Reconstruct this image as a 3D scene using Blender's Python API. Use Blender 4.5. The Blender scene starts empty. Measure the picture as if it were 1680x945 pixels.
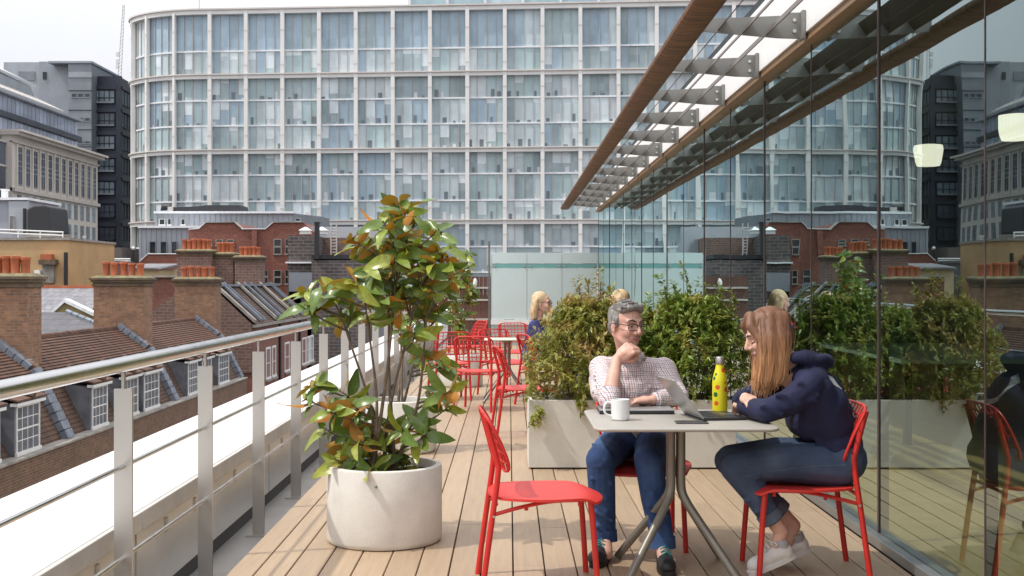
import bpy, bmesh, math, random
from mathutils import Vector, Matrix, Quaternion
from mathutils.bvhtree import BVHTree
import numpy as np

S = bpy.context.scene
COL = S.collection
R = math.radians
random.seed(7)

# ------------------------------------------------------------------ camera
F, H = 2000.0, 1.38
cam = bpy.data.cameras.new('camera')
cam.sensor_width = 36.0
cam.lens = 36.0 * F / 1680.0
cam.shift_x = 5.0 / 1680.0
cam.shift_y = -8.5 / 1680.0
cam.clip_start = 0.1
cam.clip_end = 2000.0
camo = bpy.data.objects.new('camera', cam)
camo.location = (0, 0, H)
camo.rotation_euler = (R(90), 0, 0)
COL.objects.link(camo)
S.camera = camo

# ------------------------------------------------------------------ light
SUN_TO = Vector((-0.62, -0.19, 1.0)).normalized()
sun = bpy.data.lights.new('sun', 'SUN')
sun.energy = 2.4
sun.angle = R(0.9)
sun.color = (1.0, 0.95, 0.87)
suno = bpy.data.objects.new('sun', sun)
suno.rotation_euler = (-SUN_TO).to_track_quat('-Z', 'Y').to_euler()
suno.location = (-20, -5, 40)
COL.objects.link(suno)
W = bpy.data.worlds.new('World')
S.world = W
W.use_nodes = True
nt = W.node_tree
nt.nodes.clear()
wo = nt.nodes.new('ShaderNodeOutputWorld')
bg = nt.nodes.new('ShaderNodeBackground')
sky = nt.nodes.new('ShaderNodeTexSky')
sky.sky_type = 'NISHITA'
sky.sun_disc = False
sky.sun_elevation = math.asin(SUN_TO.z)
sky.sun_rotation = math.atan2(SUN_TO.x, SUN_TO.y)
sky.air_density = 1.2
sky.dust_density = 3.0
tc = nt.nodes.new('ShaderNodeTexCoord')
mp = nt.nodes.new('ShaderNodeMapping')
mp.inputs['Scale'].default_value = (1.6, 1.6, 4.0)
nz = nt.nodes.new('ShaderNodeTexNoise')
nz.inputs['Scale'].default_value = 2.2
nz.inputs['Detail'].default_value = 7
rp = nt.nodes.new('ShaderNodeValToRGB')
rp.color_ramp.elements[0].position = 0.25
rp.color_ramp.elements[0].color = (0.85, 0.85, 0.85, 1)
rp.color_ramp.elements[1].position = 0.7
rp.color_ramp.elements[1].color = (0.97, 0.97, 0.97, 1)
mx = nt.nodes.new('ShaderNodeMix')
mx.data_type = 'RGBA'
mx.inputs[7].default_value = (8.9, 9.15, 9.7, 1)      # thin bright cloud
L = nt.links.new
L(tc.outputs['Generated'], mp.inputs['Vector'])
L(mp.outputs['Vector'], nz.inputs['Vector'])
L(nz.outputs['Fac'], rp.inputs['Fac'])
L(rp.outputs['Color'], mx.inputs[0])
L(sky.outputs['Color'], mx.inputs[6])
L(mx.outputs[2], bg.inputs['Color'])
bg.inputs['Strength'].default_value = 0.1
# thin overcast: the cloud sheet is brighter overhead than at the horizon, all round
sz = nt.nodes.new('ShaderNodeSeparateXYZ')
L(tc.outputs['Generated'], sz.inputs[0])
mr = nt.nodes.new('ShaderNodeMapRange')
mr.inputs[1].default_value = 0.0
mr.inputs[2].default_value = 1.0
mr.inputs[3].default_value = 0.79
mr.inputs[4].default_value = 2.05
L(sz.outputs['Z'], mr.inputs[0])
vm = nt.nodes.new('ShaderNodeVectorMath')
vm.operation = 'SCALE'
vm.inputs[0].default_value = (9.0, 9.1, 9.55)
L(mr.outputs[0], vm.inputs['Scale'])
L(vm.outputs[0], mx.inputs[7])
L(bg.outputs[0], wo.inputs['Surface'])
S.view_settings.view_transform = 'Standard'
S.view_settings.look = 'None'
S.view_settings.gamma = 1.0
S.view_settings.exposure = 0.14
S.view_settings.use_curve_mapping = False
S.cycles.max_bounces = 8
S.cycles.transparent_max_bounces = 16
S.cycles.caustics_reflective = False
S.cycles.caustics_refractive = False


def P(px, py, Y):
    return Vector(((px - 835.0) * Y / F, Y, H - (py - 464.0) * Y / F))


# ------------------------------------------------------------------ materials
MATS = {}


def lin(r, g, b):
    f = lambda c: (c / 255 / 12.92) if c / 255 <= 0.04045 else ((c / 255 + 0.055) / 1.055) ** 2.4
    return (f(r), f(g), f(b))


def newmat(name):
    m = bpy.data.materials.new(name)
    m.use_nodes = True
    MATS[name] = m
    n = m.node_tree.nodes
    return m, n, m.node_tree.links.new, n['Principled BSDF']


def posnode(n, l, coord, stretch=(1, 1, 1)):
    if coord == 'Position':
        src = n.new('ShaderNodeNewGeometry').outputs['Position']
    else:
        src = n.new('ShaderNodeTexCoord').outputs['Object']
    mp = n.new('ShaderNodeMapping')
    mp.inputs['Scale'].default_value = stretch
    l(src, mp.inputs['Vector'])
    return mp.outputs['Vector']


def mixc(n, l, fac, a, b, mode='MIX'):
    x = n.new('ShaderNodeMix')
    x.data_type = 'RGBA'
    x.blend_type = mode
    for s, v in ((0, fac), (6, a), (7, b)):
        if hasattr(v, 'is_linked'):
            l(v, x.inputs[s])
        elif isinstance(v, (int, float)):
            x.inputs[s].default_value = v if s == 0 else (v, v, v, 1)
        else:
            x.inputs[s].default_value = (*v[:3], 1)
    return x.outputs[2]


def mth(n, l, op, a, b=0.0, clamp=False):
    x = n.new('ShaderNodeMath')
    x.operation = op
    x.use_clamp = clamp
    for s, v in ((0, a), (1, b)):
        if hasattr(v, 'is_linked'):
            l(v, x.inputs[s])
        else:
            x.inputs[s].default_value = v
    return x.outputs[0]


def noise(n, l, vec, scale, detail=4, rough=0.55):
    x = n.new('ShaderNodeTexNoise')
    x.inputs['Scale'].default_value = scale
    x.inputs['Detail'].default_value = detail
    x.inputs['Roughness'].default_value = rough
    l(vec, x.inputs['Vector'])
    return x.outputs['Fac']


def mapr(n, l, v, a, b, c, d):
    x = n.new('ShaderNodeMapRange')
    x.inputs[1].default_value = a
    x.inputs[2].default_value = b
    x.inputs[3].default_value = c
    x.inputs[4].default_value = d
    l(v, x.inputs[0])
    return x.outputs[0]


def bumpto(n, l, b, h, strength, dist=0.01):
    x = n.new('ShaderNodeBump')
    x.inputs['Strength'].default_value = strength
    x.inputs['Distance'].default_value = dist
    l(h, x.inputs['Height'])
    l(x.outputs[0], b.inputs['Normal'])


def mat(name, col, rough=0.5, metal=0.0, var=0.12, vs=6.0, bump=0.0, bs=60.0, rnd=0.0, coord='Position',
        stretch=(1, 1, 1), spec=0.5, coat=0.0, emit=0.0, fine=0.0, rvar=0.0, dirt=0.0, dirtcol=(0.05, 0.045, 0.04)):
    m, n, l, b = newmat(name)
    v = posnode(n, l, coord, stretch)
    f = noise(n, l, v, vs)
    f = mapr(n, l, f, 0.3, 0.7, 0, 1)
    c = mixc(n, l, f, tuple(x * (1 - var) for x in col), tuple(min(1, x * (1 + var)) for x in col))
    if fine:
        g = mapr(n, l, noise(n, l, v, vs * 14, 3), 0.25, 0.75, 1 - fine, 1 + fine)
        c = mixc(n, l, 1.0, c, g, 'MULTIPLY')
    if rnd:
        oi = n.new('ShaderNodeObjectInfo')
        g = mapr(n, l, oi.outputs['Random'], 0, 1, 1 - rnd, 1 + rnd)
        c = mixc(n, l, 1.0, c, g, 'MULTIPLY')
    if dirt:
        d = mapr(n, l, noise(n, l, v, vs * 0.7, 8, 0.7), 0.5, 0.75, 0, dirt)
        c = mixc(n, l, d, c, dirtcol)
    l(c, b.inputs['Base Color'])
    b.inputs['Roughness'].default_value = rough
    if rvar:
        l(mapr(n, l, noise(n, l, v, vs * 2), 0.3, 0.7, rough - rvar, rough + rvar), b.inputs['Roughness'])
    b.inputs['Metallic'].default_value = metal
    b.inputs['Specular IOR Level'].default_value = spec
    b.inputs['Coat Weight'].default_value = coat
    if bump:
        bumpto(n, l, b, noise(n, l, v, bs, 5), bump, 0.005)
    if emit:
        b.inputs['Emission Color'].default_value = (*col, 1)
        b.inputs['Emission Strength'].default_value = emit
    return m


def wallvec(n, l):
    """(u, z) coordinates on any upright or sloping face: u runs along Y on faces turned to X, else along X."""
    g = n.new('ShaderNodeNewGeometry')
    sp = n.new('ShaderNodeSeparateXYZ')
    l(g.outputs['Position'], sp.inputs[0])
    sn = n.new('ShaderNodeSeparateXYZ')
    l(g.outputs['True Normal'], sn.inputs[0])
    k = mth(n, l, 'GREATER_THAN', mth(n, l, 'ABSOLUTE', sn.outputs[0]), mth(n, l, 'ABSOLUTE', sn.outputs[1]))
    u = n.new('ShaderNodeMix')
    l(k, u.inputs[0])
    l(sp.outputs[0], u.inputs[2])
    l(sp.outputs[1], u.inputs[3])
    cb = n.new('ShaderNodeCombineXYZ')
    l(u.outputs[0], cb.inputs[0])
    l(sp.outputs[2], cb.inputs[1])
    return cb.outputs[0], g.outputs['Position']


def brick(name, c1, c2, mortar, bw=0.225, bh=0.075, ms=0.012, stain=0.35, rough=0.85, staincol=(0.03, 0.026, 0.024), moss=0.0):
    m, n, l, b = newmat(name)
    v, pos = wallvec(n, l)
    t = n.new('ShaderNodeTexBrick')
    t.inputs['Scale'].default_value = 1.0
    t.inputs['Brick Width'].default_value = bw
    t.inputs['Row Height'].default_value = bh
    t.inputs['Mortar Size'].default_value = ms
    t.inputs['Mortar Smooth'].default_value = 0.3
    t.inputs['Bias'].default_value = 0.0
    t.inputs['Color1'].default_value = (*c1, 1)
    t.inputs['Color2'].default_value = (*c2, 1)
    t.inputs['Mortar'].default_value = (*mortar, 1)
    l(v, t.inputs['Vector'])
    c = t.outputs['Color']
    f = mapr(n, l, noise(n, l, pos, 0.9, 8, 0.7), 0.45, 0.75, 0, stain)
    c = mixc(n, l, f, c, staincol)
    g = mapr(n, l, noise(n, l, pos, 5, 4), 0.3, 0.7, 0.8, 1.2)
    c = mixc(n, l, 1.0, c, g, 'MULTIPLY')
    if moss:
        f2 = mapr(n, l, noise(n, l, pos, 3.0, 6, 0.7), 0.5, 0.62, 0, moss)
        c = mixc(n, l, f2, c, (0.16, 0.13, 0.03))
    l(c, b.inputs['Base Color'])
    b.inputs['Roughness'].default_value = rough
    bumpto(n, l, b, t.outputs['Fac'], -0.6, 0.01)
    return m


# ------------------------------------------------------------------ mesh builder
WL = {}


class MB:
    def __init__(self):
        self.v, self.f, self.m, self.s = [], [], [], []

    def add(self, vs, fs, mi=0, smooth=False):
        o = len(self.v)
        self.v += [tuple(p) for p in vs]
        for f in fs:
            self.f.append([i + o for i in f])
            self.m.append(mi)
            self.s.append(smooth)
        return self

    def box(self, a, b, mi=0):
        x0, y0, z0 = [min(p, q) for p, q in zip(a, b)]
        x1, y1, z1 = [max(p, q) for p, q in zip(a, b)]
        vs = [(x0, y0, z0), (x1, y0, z0), (x1, y1, z0), (x0, y1, z0), (x0, y0, z1), (x1, y0, z1), (x1, y1, z1), (x0, y1, z1)]
        return self.add(vs, [(0, 3, 2, 1), (4, 5, 6, 7), (0, 1, 5, 4), (1, 2, 6, 5), (2, 3, 7, 6), (3, 0, 4, 7)], mi)

    def hexa(self, vs, mi=0):
        """eight corners: bottom four counter-clockwise seen from above, then the top four"""
        return self.add(vs, [(0, 3, 2, 1), (4, 5, 6, 7), (0, 1, 5, 4), (1, 2, 6, 5), (2, 3, 7, 6), (3, 0, 4, 7)], mi)

    def fbox(self, fr, u0, u1, z0, z1, d0, d1, mi=0):
        """box on a facade frame: along u, up z, out along the normal"""
        O, U, N = fr
        if d0 > d1:
            d0, d1 = d1, d0
        cs = []
        for z in (z0, z1):
            for (u, d) in ((u0, d1), (u1, d1), (u1, d0), (u0, d0)):
                p = O + U * u + N * d
                cs.append((p.x, p.y, z))
        if U.cross(Vector((0, 0, 1))).dot(N) < 0:
            cs = [cs[i] for i in (1, 0, 3, 2, 5, 4, 7, 6)]
        return self.hexa(cs, mi)

    def quad(self, vs, mi=0):
        return self.add(vs, [tuple(range(len(vs)))], mi)

    def prism(self, poly, vec, mi=0):
        """extrude a polygon (list of points) along vec"""
        vec = Vector(vec)
        a = [Vector(p) for p in poly]
        n = len(a)
        nrm = Vector((0, 0, 0))
        for i in range(n):
            nrm += a[i].cross(a[(i + 1) % n])
        if nrm.dot(vec) > 0:
            a = a[::-1]
        b = [p + vec for p in a]
        fs = [tuple(range(n)), tuple(range(2 * n - 1, n - 1, -1))]
        for i in range(n):
            j = (i + 1) % n
            fs.append((j, i, n + i, n + j))
        return self.add(a + b, fs, mi)

    def tube(self, path, r, seg=8, mi=0, closed=False):
        pts = [Vector(p) for p in path]
        n = len(pts)
        rs = r if isinstance(r, (list, tuple)) else [r] * n
        T = []
        for i in range(n):
            a = pts[(i - 1) % n] if (closed or i > 0) else pts[i]
            b = pts[(i + 1) % n] if (closed or i < n - 1) else pts[i]
            d = (b - a)
            T.append(d.normalized() if d.length > 1e-9 else Vector((0, 0, 1)))
        nrm = T[0].orthogonal().normalized()
        vs = []
        for i in range(n):
            nrm = (nrm - T[i] * nrm.dot(T[i]))
            nrm = nrm.normalized() if nrm.length > 1e-6 else T[i].orthogonal().normalized()
            bn = T[i].cross(nrm)
            for k in range(seg):
                a = 2 * math.pi * k / seg
                vs.append(pts[i] + (nrm * math.cos(a) + bn * math.sin(a)) * rs[i])
        fs = []
        for i in range(n if closed else n - 1):
            j = (i + 1) % n
            for k in range(seg):
                k2 = (k + 1) % seg
                fs.append((i * seg + k, i * seg + k2, j * seg + k2, j * seg + k))
        self.add(vs, fs, mi, True)
        if not closed:
            self.add(vs[:seg], [tuple(range(seg - 1, -1, -1))], mi)
            self.add(vs[-seg:], [tuple(range(seg))], mi)
        return self

    def lathe(self, prof, c=(0, 0, 0), seg=32, mi=0, cap0=True, cap1=True):
        c = Vector(c)
        vs = []
        for (r, z) in prof:
            for k in range(seg):
                a = 2 * math.pi * k / seg
                vs.append((c.x + r * math.cos(a), c.y + r * math.sin(a), c.z + z))
        fs = []
        for i in range(len(prof) - 1):
            for k in range(seg):
                k2 = (k + 1) % seg
                fs.append((i * seg + k, i * seg + k2, (i + 1) * seg + k2, (i + 1) * seg + k))
        if cap0:
            fs.append(tuple(range(seg - 1, -1, -1)))
        if cap1:
            o = (len(prof) - 1) * seg
            fs.append(tuple(range(o, o + seg)))
        return self.add(vs, fs, mi, True)

    def ball(self, c, rad, M=None, seg=16, rings=10, mi=0):
        c = Vector(c)
        rad = Vector(rad) if not isinstance(rad, (int, float)) else Vector((rad,) * 3)
        vs = []
        top = None
        for i in range(1, rings):
            t = math.pi * i / rings
            for k in range(seg):
                a = 2 * math.pi * k / seg
                p = Vector((math.sin(t) * math.cos(a) * rad.x, math.sin(t) * math.sin(a) * rad.y, math.cos(t) * rad.z))
                vs.append(c + (M @ p if M else p))
        n = len(vs)
        for sgn in (1, -1):
            p = Vector((0, 0, sgn * rad.z))
            vs.append(c + (M @ p if M else p))
        fs = []
        for i in range(rings - 2):
            for k in range(seg):
                k2 = (k + 1) % seg
                fs.append((i * seg + k, (i + 1) * seg + k, (i + 1) * seg + k2, i * seg + k2))
        for k in range(seg):
            k2 = (k + 1) % seg
            fs.append((n, k, k2))
            o = (rings - 2) * seg
            fs.append((n + 1, o + k2, o + k))
        return self.add(vs, fs, mi, True)

    def cap(self, p0, r0, p1, r1, seg=14):
        """tapered capsule"""
        p0, p1 = Vector(p0), Vector(p1)
        ax = p1 - p0
        d = ax.length
        if d < 1e-5:
            return self.ball(p0, max(r0, r1))
        ax.normalize()
        pts, rs = [], []
        for i in range(1, 5):
            t = math.pi / 2 * i / 5
            pts.append(p0 - ax * r0 * math.cos(t))
            rs.append(r0 * math.sin(t))
        pts += [p0, p1]
        rs += [r0, r1]
        for i in range(4, 0, -1):
            t = math.pi / 2 * i / 5
            pts.append(p1 + ax * r1 * math.cos(t))
            rs.append(r1 * math.sin(t))
        return self.tube(pts, rs, seg)

    def chain(self, pts, rs, seg=14):
        for i in range(len(pts) - 1):
            self.cap(pts[i], rs[i], pts[i + 1], rs[i + 1], seg)
        return self

    def mesh(self, name, mats, off=Vector((0, 0, 0)), sharp=35):
        me = bpy.data.meshes.new(name)
        me.from_pydata([(p[0] - off.x, p[1] - off.y, p[2] - off.z) for p in self.v], [], self.f)
        mats = mats if isinstance(mats, (list, tuple)) else [mats]
        for x in mats:
            me.materials.append(MATS[x] if isinstance(x, str) else x)
        me.polygons.foreach_set('material_index', self.m)
        me.polygons.foreach_set('use_smooth', self.s)
        me.update()
        if any(self.s):
            me.set_sharp_from_angle(angle=R(sharp))
        return me

    def build(self, name, mats, parent=None, origin=None, bevel=0.0, kind=None, label=None, sharp=35):
        off = WL[parent] if parent is not None else Vector(origin if origin is not None else (0, 0, 0))
        o = bpy.data.objects.new(name, self.mesh(name, mats, off, sharp))
        COL.objects.link(o)
        if parent is not None:
            o.parent = parent
        else:
            o.location = off
        WL[o] = off.copy()
        if bevel:
            b = o.modifiers.new('bevel', 'BEVEL')
            b.width = bevel
            b.segments = 2
            b.limit_method = 'ANGLE'
        if kind:
            o['kind'] = kind
        if label:
            o['label'] = label
        return o


def inst(mesh, name, parent, loc, rot=None, scale=None, kind=None):
    o = bpy.data.objects.new(name, mesh)
    COL.objects.link(o)
    o.parent = parent
    o.location = Vector(loc) - WL[parent]
    if rot is not None:
        if isinstance(rot, Quaternion):
            o.rotation_mode = 'QUATERNION'
            o.rotation_quaternion = rot
        else:
            o.rotation_euler = rot
    if scale is not None:
        o.scale = scale if not isinstance(scale, (int, float)) else (scale,) * 3
    WL[o] = Vector(loc)
    return o


def thing(name, label, cat, loc=(0, 0, 0), group=None):
    o = bpy.data.objects.new(name, None)
    COL.objects.link(o)
    o.location = loc
    o.empty_display_size = 0.1
    WL[o] = Vector(loc)
    return tag(o, label, cat, group)


def tag(o, label, cat, group=None):
    o['label'] = label
    o['category'] = cat
    if group:
        o['group'] = group
    return o


def struct(o):
    o['kind'] = 'structure'
    return o


def copy_tree(o, parent=None):
    c = o.copy()
    COL.objects.link(c)
    if parent is not None:
        c.parent = parent
    WL[c] = WL[o].copy()
    for ch in list(o.children):
        copy_tree(ch, c)
    return c


def blob(mb, name, m, parent, voxel=0.006, smooth=6, fac=0.5):
    """one continuous surface grown over overlapping shapes"""
    me = mb.mesh(name, m)
    t = bpy.data.objects.new('tmp', me)
    COL.objects.link(t)
    r = t.modifiers.new('r', 'REMESH')
    r.mode = 'VOXEL'
    r.voxel_size = voxel
    r.use_smooth_shade = True
    if smooth:
        s = t.modifiers.new('s', 'SMOOTH')
        s.iterations = smooth
        s.factor = fac
    dg = bpy.context.evaluated_depsgraph_get()
    out = bpy.data.meshes.new_from_object(t.evaluated_get(dg))
    bpy.data.objects.remove(t)
    bpy.data.meshes.remove(me)
    off = WL[parent] if parent is not None else Vector((0, 0, 0))
    out.transform(Matrix.Translation(-off))
    out.name = name
    if not out.materials:
        out.materials.append(MATS[m])
    out.polygons.foreach_set('use_smooth', [True] * len(out.polygons))
    o = bpy.data.objects.new(name, out)
    COL.objects.link(o)
    o.parent = parent
    WL[o] = off.copy()
    return o


def smoothpath(pts, n=6):
    """Catmull-Rom through points"""
    p = [Vector(q) for q in pts]
    p = [p[0] * 2 - p[1]] + p + [p[-1] * 2 - p[-2]]
    out = []
    for i in range(1, len(p) - 2):
        for k in range(n):
            t = k / n
            a, b, c, d = p[i - 1], p[i], p[i + 1], p[i + 2]
            out.append(0.5 * ((2 * b) + (c - a) * t + (2 * a - 5 * b + 4 * c - d) * t * t + (3 * b - a - 3 * c + d) * t ** 3))
    out.append(p[-2])
    return out


X3, Y3, Z3 = Vector((1, 0, 0)), Vector((0, 1, 0)), Vector((0, 0, 1))


def FR(x, y, facing):
    """facade frame: 'X' faces the terrace street (+X), 'Y' faces the camera (-Y)"""
    return (Vector((x, y, 0)), Y3, X3) if facing == 'X' else (Vector((x, y, 0)), X3, -Y3)
# ------------------------------------------------------------------ the materials
mat('deck_wood', (0.415, 0.303, 0.198), 0.55, var=0.08, vs=3, rnd=0.09, coord='Position', stretch=(14, 0.8, 1), fine=0.09, bump=0.12, bs=30, dirt=0.22, dirtcol=(0.22, 0.15, 0.10))
mat('deck_under', (0.03, 0.025, 0.02), 0.9)
mat('steel', (0.56, 0.53, 0.49), 0.36, 0.85, var=0.04, vs=3, rvar=0.03)
mat('steel_rail', (0.66, 0.65, 0.64), 0.22, 1.0, var=0.05, vs=5, rvar=0.05)
mat('dark_steel', (0.20, 0.20, 0.19), 0.45, 0.6, var=0.15, vs=5)
mat('white_cap', (0.70, 0.69, 0.67), 0.6, var=0.05, vs=1.5, fine=0.03, dirt=0.3, dirtcol=(0.5, 0.48, 0.45))
mat('coping_grey', (0.58, 0.55, 0.50), 0.6, var=0.1, vs=3, fine=0.06, dirt=0.25, dirtcol=(0.25, 0.23, 0.2))
mat('panel_satin', (0.80, 0.77, 0.71), 0.32, 0.35, var=0.04, vs=2)
mat('black_strip', (0.018, 0.017, 0.016), 0.5)
mat('gutter_grey', (0.5, 0.48, 0.46), 0.4, 0.5, var=0.08, vs=4, dirt=0.2)
mat('mullion', (0.085, 0.058, 0.055), 0.35, 0.3, var=0.1)
mat('sill_steel', (0.30, 0.31, 0.31), 0.4, 0.7, var=0.1, vs=6)
mat('trim_wood', (0.30, 0.185, 0.10), 0.5, var=0.2, vs=4, stretch=(1, 0.3, 6), fine=0.15)
mat('beam_wood', (0.165, 0.078, 0.032), 0.6, var=0.65, vs=4, stretch=(1.0, 6, 1.0), fine=0.4, dirt=0.4, dirtcol=(0.06, 0.03, 0.015), bump=0.4, bs=60)
mat('fascia_white', (0.88, 0.88, 0.88), 0.6, var=0.02)
mat('bracket_grey', (0.26, 0.26, 0.245), 0.5, 0.2, var=0.12, vs=5)
mat('blade_brown', (0.10, 0.075, 0.06), 0.5, 0.2, var=0.15)
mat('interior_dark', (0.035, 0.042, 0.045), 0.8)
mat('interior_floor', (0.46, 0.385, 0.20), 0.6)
mat('lamp_white', (0.9, 0.9, 0.80), 0.5, emit=1.5, var=0.02)
mat('teal_top', (0.30, 0.46, 0.43), 0.3, var=0.05)
mat('red_paint', (0.62, 0.028, 0.022), 0.38, var=0.07, vs=9, spec=0.5, fine=0.03)
mat('red_seat', (0.68, 0.045, 0.035), 0.5, var=0.06, vs=7, fine=0.04)
mat('screw', (0.6, 0.58, 0.55), 0.3, 1.0)
mat('table_beige', (0.40, 0.375, 0.33), 0.5, var=0.05, vs=6, fine=0.03)
mat('table_leg', (0.235, 0.215, 0.18), 0.4, 0.35, var=0.1, vs=8, spec=0.6)
mat('table_green', (0.50, 0.56, 0.44), 0.5, var=0.05)
mat('concrete_pot', (0.72, 0.69, 0.63), 0.8, var=0.07, vs=7, fine=0.05, bump=0.12, bs=120, dirt=0.14, dirtcol=(0.4, 0.37, 0.32))
mat('planter_box', (0.70, 0.68, 0.61), 0.7, var=0.05, vs=5, fine=0.04, bump=0.06, bs=150, dirt=0.1, dirtcol=(0.4, 0.38, 0.33))
mat('soil', (0.035, 0.024, 0.017), 0.95, var=0.4, vs=30, bump=0.8, bs=70)
mat('bark', (0.19, 0.145, 0.10), 0.8, var=0.35, vs=25, bump=0.4, bs=90)
mat('twig', (0.12, 0.10, 0.05), 0.8, var=0.3, vs=30)
mat('mug_white', (0.85, 0.85, 0.84), 0.18, var=0.01, coat=0.5)
mat('laptop_silver', (0.56, 0.56, 0.56), 0.35, 0.8, var=0.04)
mat('laptop_dark', (0.035, 0.035, 0.038), 0.4, 0.3, var=0.1)
mat('key_black', (0.02, 0.02, 0.022), 0.5)
mat('screen_black', (0.01, 0.01, 0.012), 0.1)
mat('phone_grey', (0.10, 0.10, 0.105), 0.25, var=0.1)
def skin(name, col, beard=None, chin=None):
    m = mat(name, col, 0.5, var=0.15, vs=16, fine=0.08, bump=0.10, bs=190)
    n, l = m.node_tree.nodes, m.node_tree.links.new
    b = n['Principled BSDF']
    b.inputs['Subsurface Weight'].default_value = 0.08
    b.inputs['Subsurface Radius'].default_value = (0.02, 0.008, 0.004)
    b.inputs['Subsurface Scale'].default_value = 0.3
    if beard:
        src = b.inputs['Base Color'].links[0].from_socket
        g = n.new('ShaderNodeNewGeometry')
        d = n.new('ShaderNodeVectorMath')
        d.operation = 'DISTANCE'
        l(g.outputs['Position'], d.inputs[0])
        d.inputs[1].default_value = chin
        f = mapr(n, l, mth(n, l, 'ADD', d.outputs['Value'], mth(n, l, 'MULTIPLY', noise(n, l, g.outputs['Position'], 40, 3), 0.02)), 0.055, 0.085, 0.5, 0.0)
        k = mth(n, l, 'MULTIPLY', f, mapr(n, l, noise(n, l, g.outputs['Position'], 500, 2), 0.35, 0.65, 0.4, 1.0))
        l(mixc(n, l, k, src, beard), b.inputs['Base Color'])


skin('skin_man', (0.69, 0.40, 0.31), (0.16, 0.13, 0.12), (0.645, 6.335, 1.078))
skin('skin_woman', (0.68, 0.41, 0.31))
mat('stubble', (0.33, 0.235, 0.19), 0.7, var=0.2, vs=60)
mat('lip', (0.42, 0.15, 0.12), 0.45)
mat('eye_white', (0.75, 0.73, 0.7), 0.2)
mat('eye_dark', (0.03, 0.02, 0.015), 0.15)
mat('brow_hair', (0.09, 0.065, 0.05), 0.8)
mat('hair_grey', (0.25, 0.235, 0.22), 0.6, var=0.5, vs=18, coord='Position', stretch=(5, 1.5, 1.5), fine=0.35, bump=0.6, bs=60)
mat('hair_blond', (0.62, 0.45, 0.26), 0.5, var=0.3, vs=20, stretch=(4, 4, 1), fine=0.25, bump=0.4, bs=60)
mat('glasses_black', (0.012, 0.012, 0.012), 0.3)
mat('shoe_black', (0.02, 0.02, 0.022), 0.55, var=0.3, vs=15)
mat('sole_black', (0.012, 0.012, 0.012), 0.7)
mat('lace_teal', (0.01, 0.22, 0.22), 0.6)
mat('shoe_white', (0.80, 0.78, 0.74), 0.6, var=0.08, vs=20, bump=0.1, bs=80)
mat('sole_white', (0.82, 0.80, 0.77), 0.6, var=0.06, vs=15)
mat('sock_grey', (0.45, 0.45, 0.46), 0.9)
mat('hood_navy', (0.0125, 0.0145, 0.052), 0.85, var=0.25, vs=9, fine=0.12, bump=0.25, bs=220)
mat('cord_navy', (0.012, 0.013, 0.045), 0.8)
mat('print_white', (0.8, 0.8, 0.8), 0.7)
mat('blue_top', (0.03, 0.04, 0.14), 0.8, var=0.2)
mat('red_brick_win', (0.5, 0.13, 0.10), 0.7)
mat('win_white', (0.78, 0.78, 0.76), 0.5, var=0.03)
mat('win_glass', (0.03, 0.035, 0.04), 0.08, var=0.3, vs=0.6)
mat('win_glass_pale', (0.25, 0.28, 0.30), 0.1, var=0.3, vs=0.8)
mat('lead', (0.21, 0.235, 0.28), 0.55, 0.3, var=0.25, vs=3, fine=0.1)
mat('coping_stone', (0.30, 0.275, 0.245), 0.85, var=0.25, vs=2, fine=0.15, dirt=0.4)
mat('lichen_cap', (0.20, 0.17, 0.09), 0.95, var=0.4, vs=5, fine=0.3, dirt=0.5)
mat('terracotta', (0.44, 0.125, 0.055), 0.75, var=0.2, vs=2.5, rnd=0.12, fine=0.12, dirt=0.35, dirtcol=(0.12, 0.06, 0.04))
mat('black_iron', (0.02, 0.02, 0.022), 0.5)
mat('lead_dark', (0.14, 0.145, 0.165), 0.6, 0.2, var=0.25, vs=3, fine=0.1)
mat('slate', (0.19, 0.185, 0.20), 0.6, var=0.25, vs=1.2, fine=0.2, dirt=0.3, dirtcol=(0.3, 0.3, 0.3))
mat('render_yellow', (0.49, 0.325, 0.165), 0.85, var=0.12, vs=0.7, fine=0.08, dirt=0.25, dirtcol=(0.3, 0.19, 0.1))
mat('render_cream', (0.55, 0.44, 0.26), 0.85, var=0.1, vs=1)
mat('render_lilac', (0.36, 0.375, 0.43), 0.8, var=0.06, vs=0.6)
mat('render_pink', (0.55, 0.14, 0.115), 0.8, var=0.08)
mat('plant_black', (0.025, 0.025, 0.03), 0.5, var=0.2)
mat('zinc', (0.40, 0.42, 0.455), 0.5, 0.3, var=0.08, vs=1.0, fine=0.05)
mat('zinc_dark', (0.24, 0.26, 0.29), 0.5, 0.3, var=0.12, vs=0.6)
mat('zinc_roof', (0.32, 0.345, 0.38), 0.45, 0.3, var=0.1, vs=0.6)
mat('skylight_glass', (0.62, 0.64, 0.66), 0.15, 0.3, var=0.1, vs=1)
mat('stone_pale', (0.56, 0.51, 0.46), 0.85, var=0.08, vs=0.5, fine=0.06)
mat('stone_band', (0.48, 0.44, 0.40), 0.85, var=0.08, vs=0.5)
mat('lilac_glass', (0.30, 0.33, 0.43), 0.12, 0.2, rnd=0.25, var=0.2, vs=0.3)
mat('dark_glass', (0.06, 0.075, 0.10), 0.12, var=0.4, vs=0.4, rnd=0.3)
mat('dark_clad', (0.036, 0.042, 0.06), 0.4, 0.3, var=0.2, vs=0.5)
mat('mid_glass', (0.17, 0.21, 0.24), 0.12, var=0.5, vs=0.5, rnd=0.4)
mat('steel_pale', (0.52, 0.49, 0.46), 0.5, 0.2, var=0.06, vs=1)
mat('column_pale', (0.78, 0.76, 0.735), 0.6, 0.0, var=0.05, vs=0.5)
mat('band_pale', (0.66, 0.61, 0.57), 0.6, var=0.08, vs=0.5)
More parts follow.
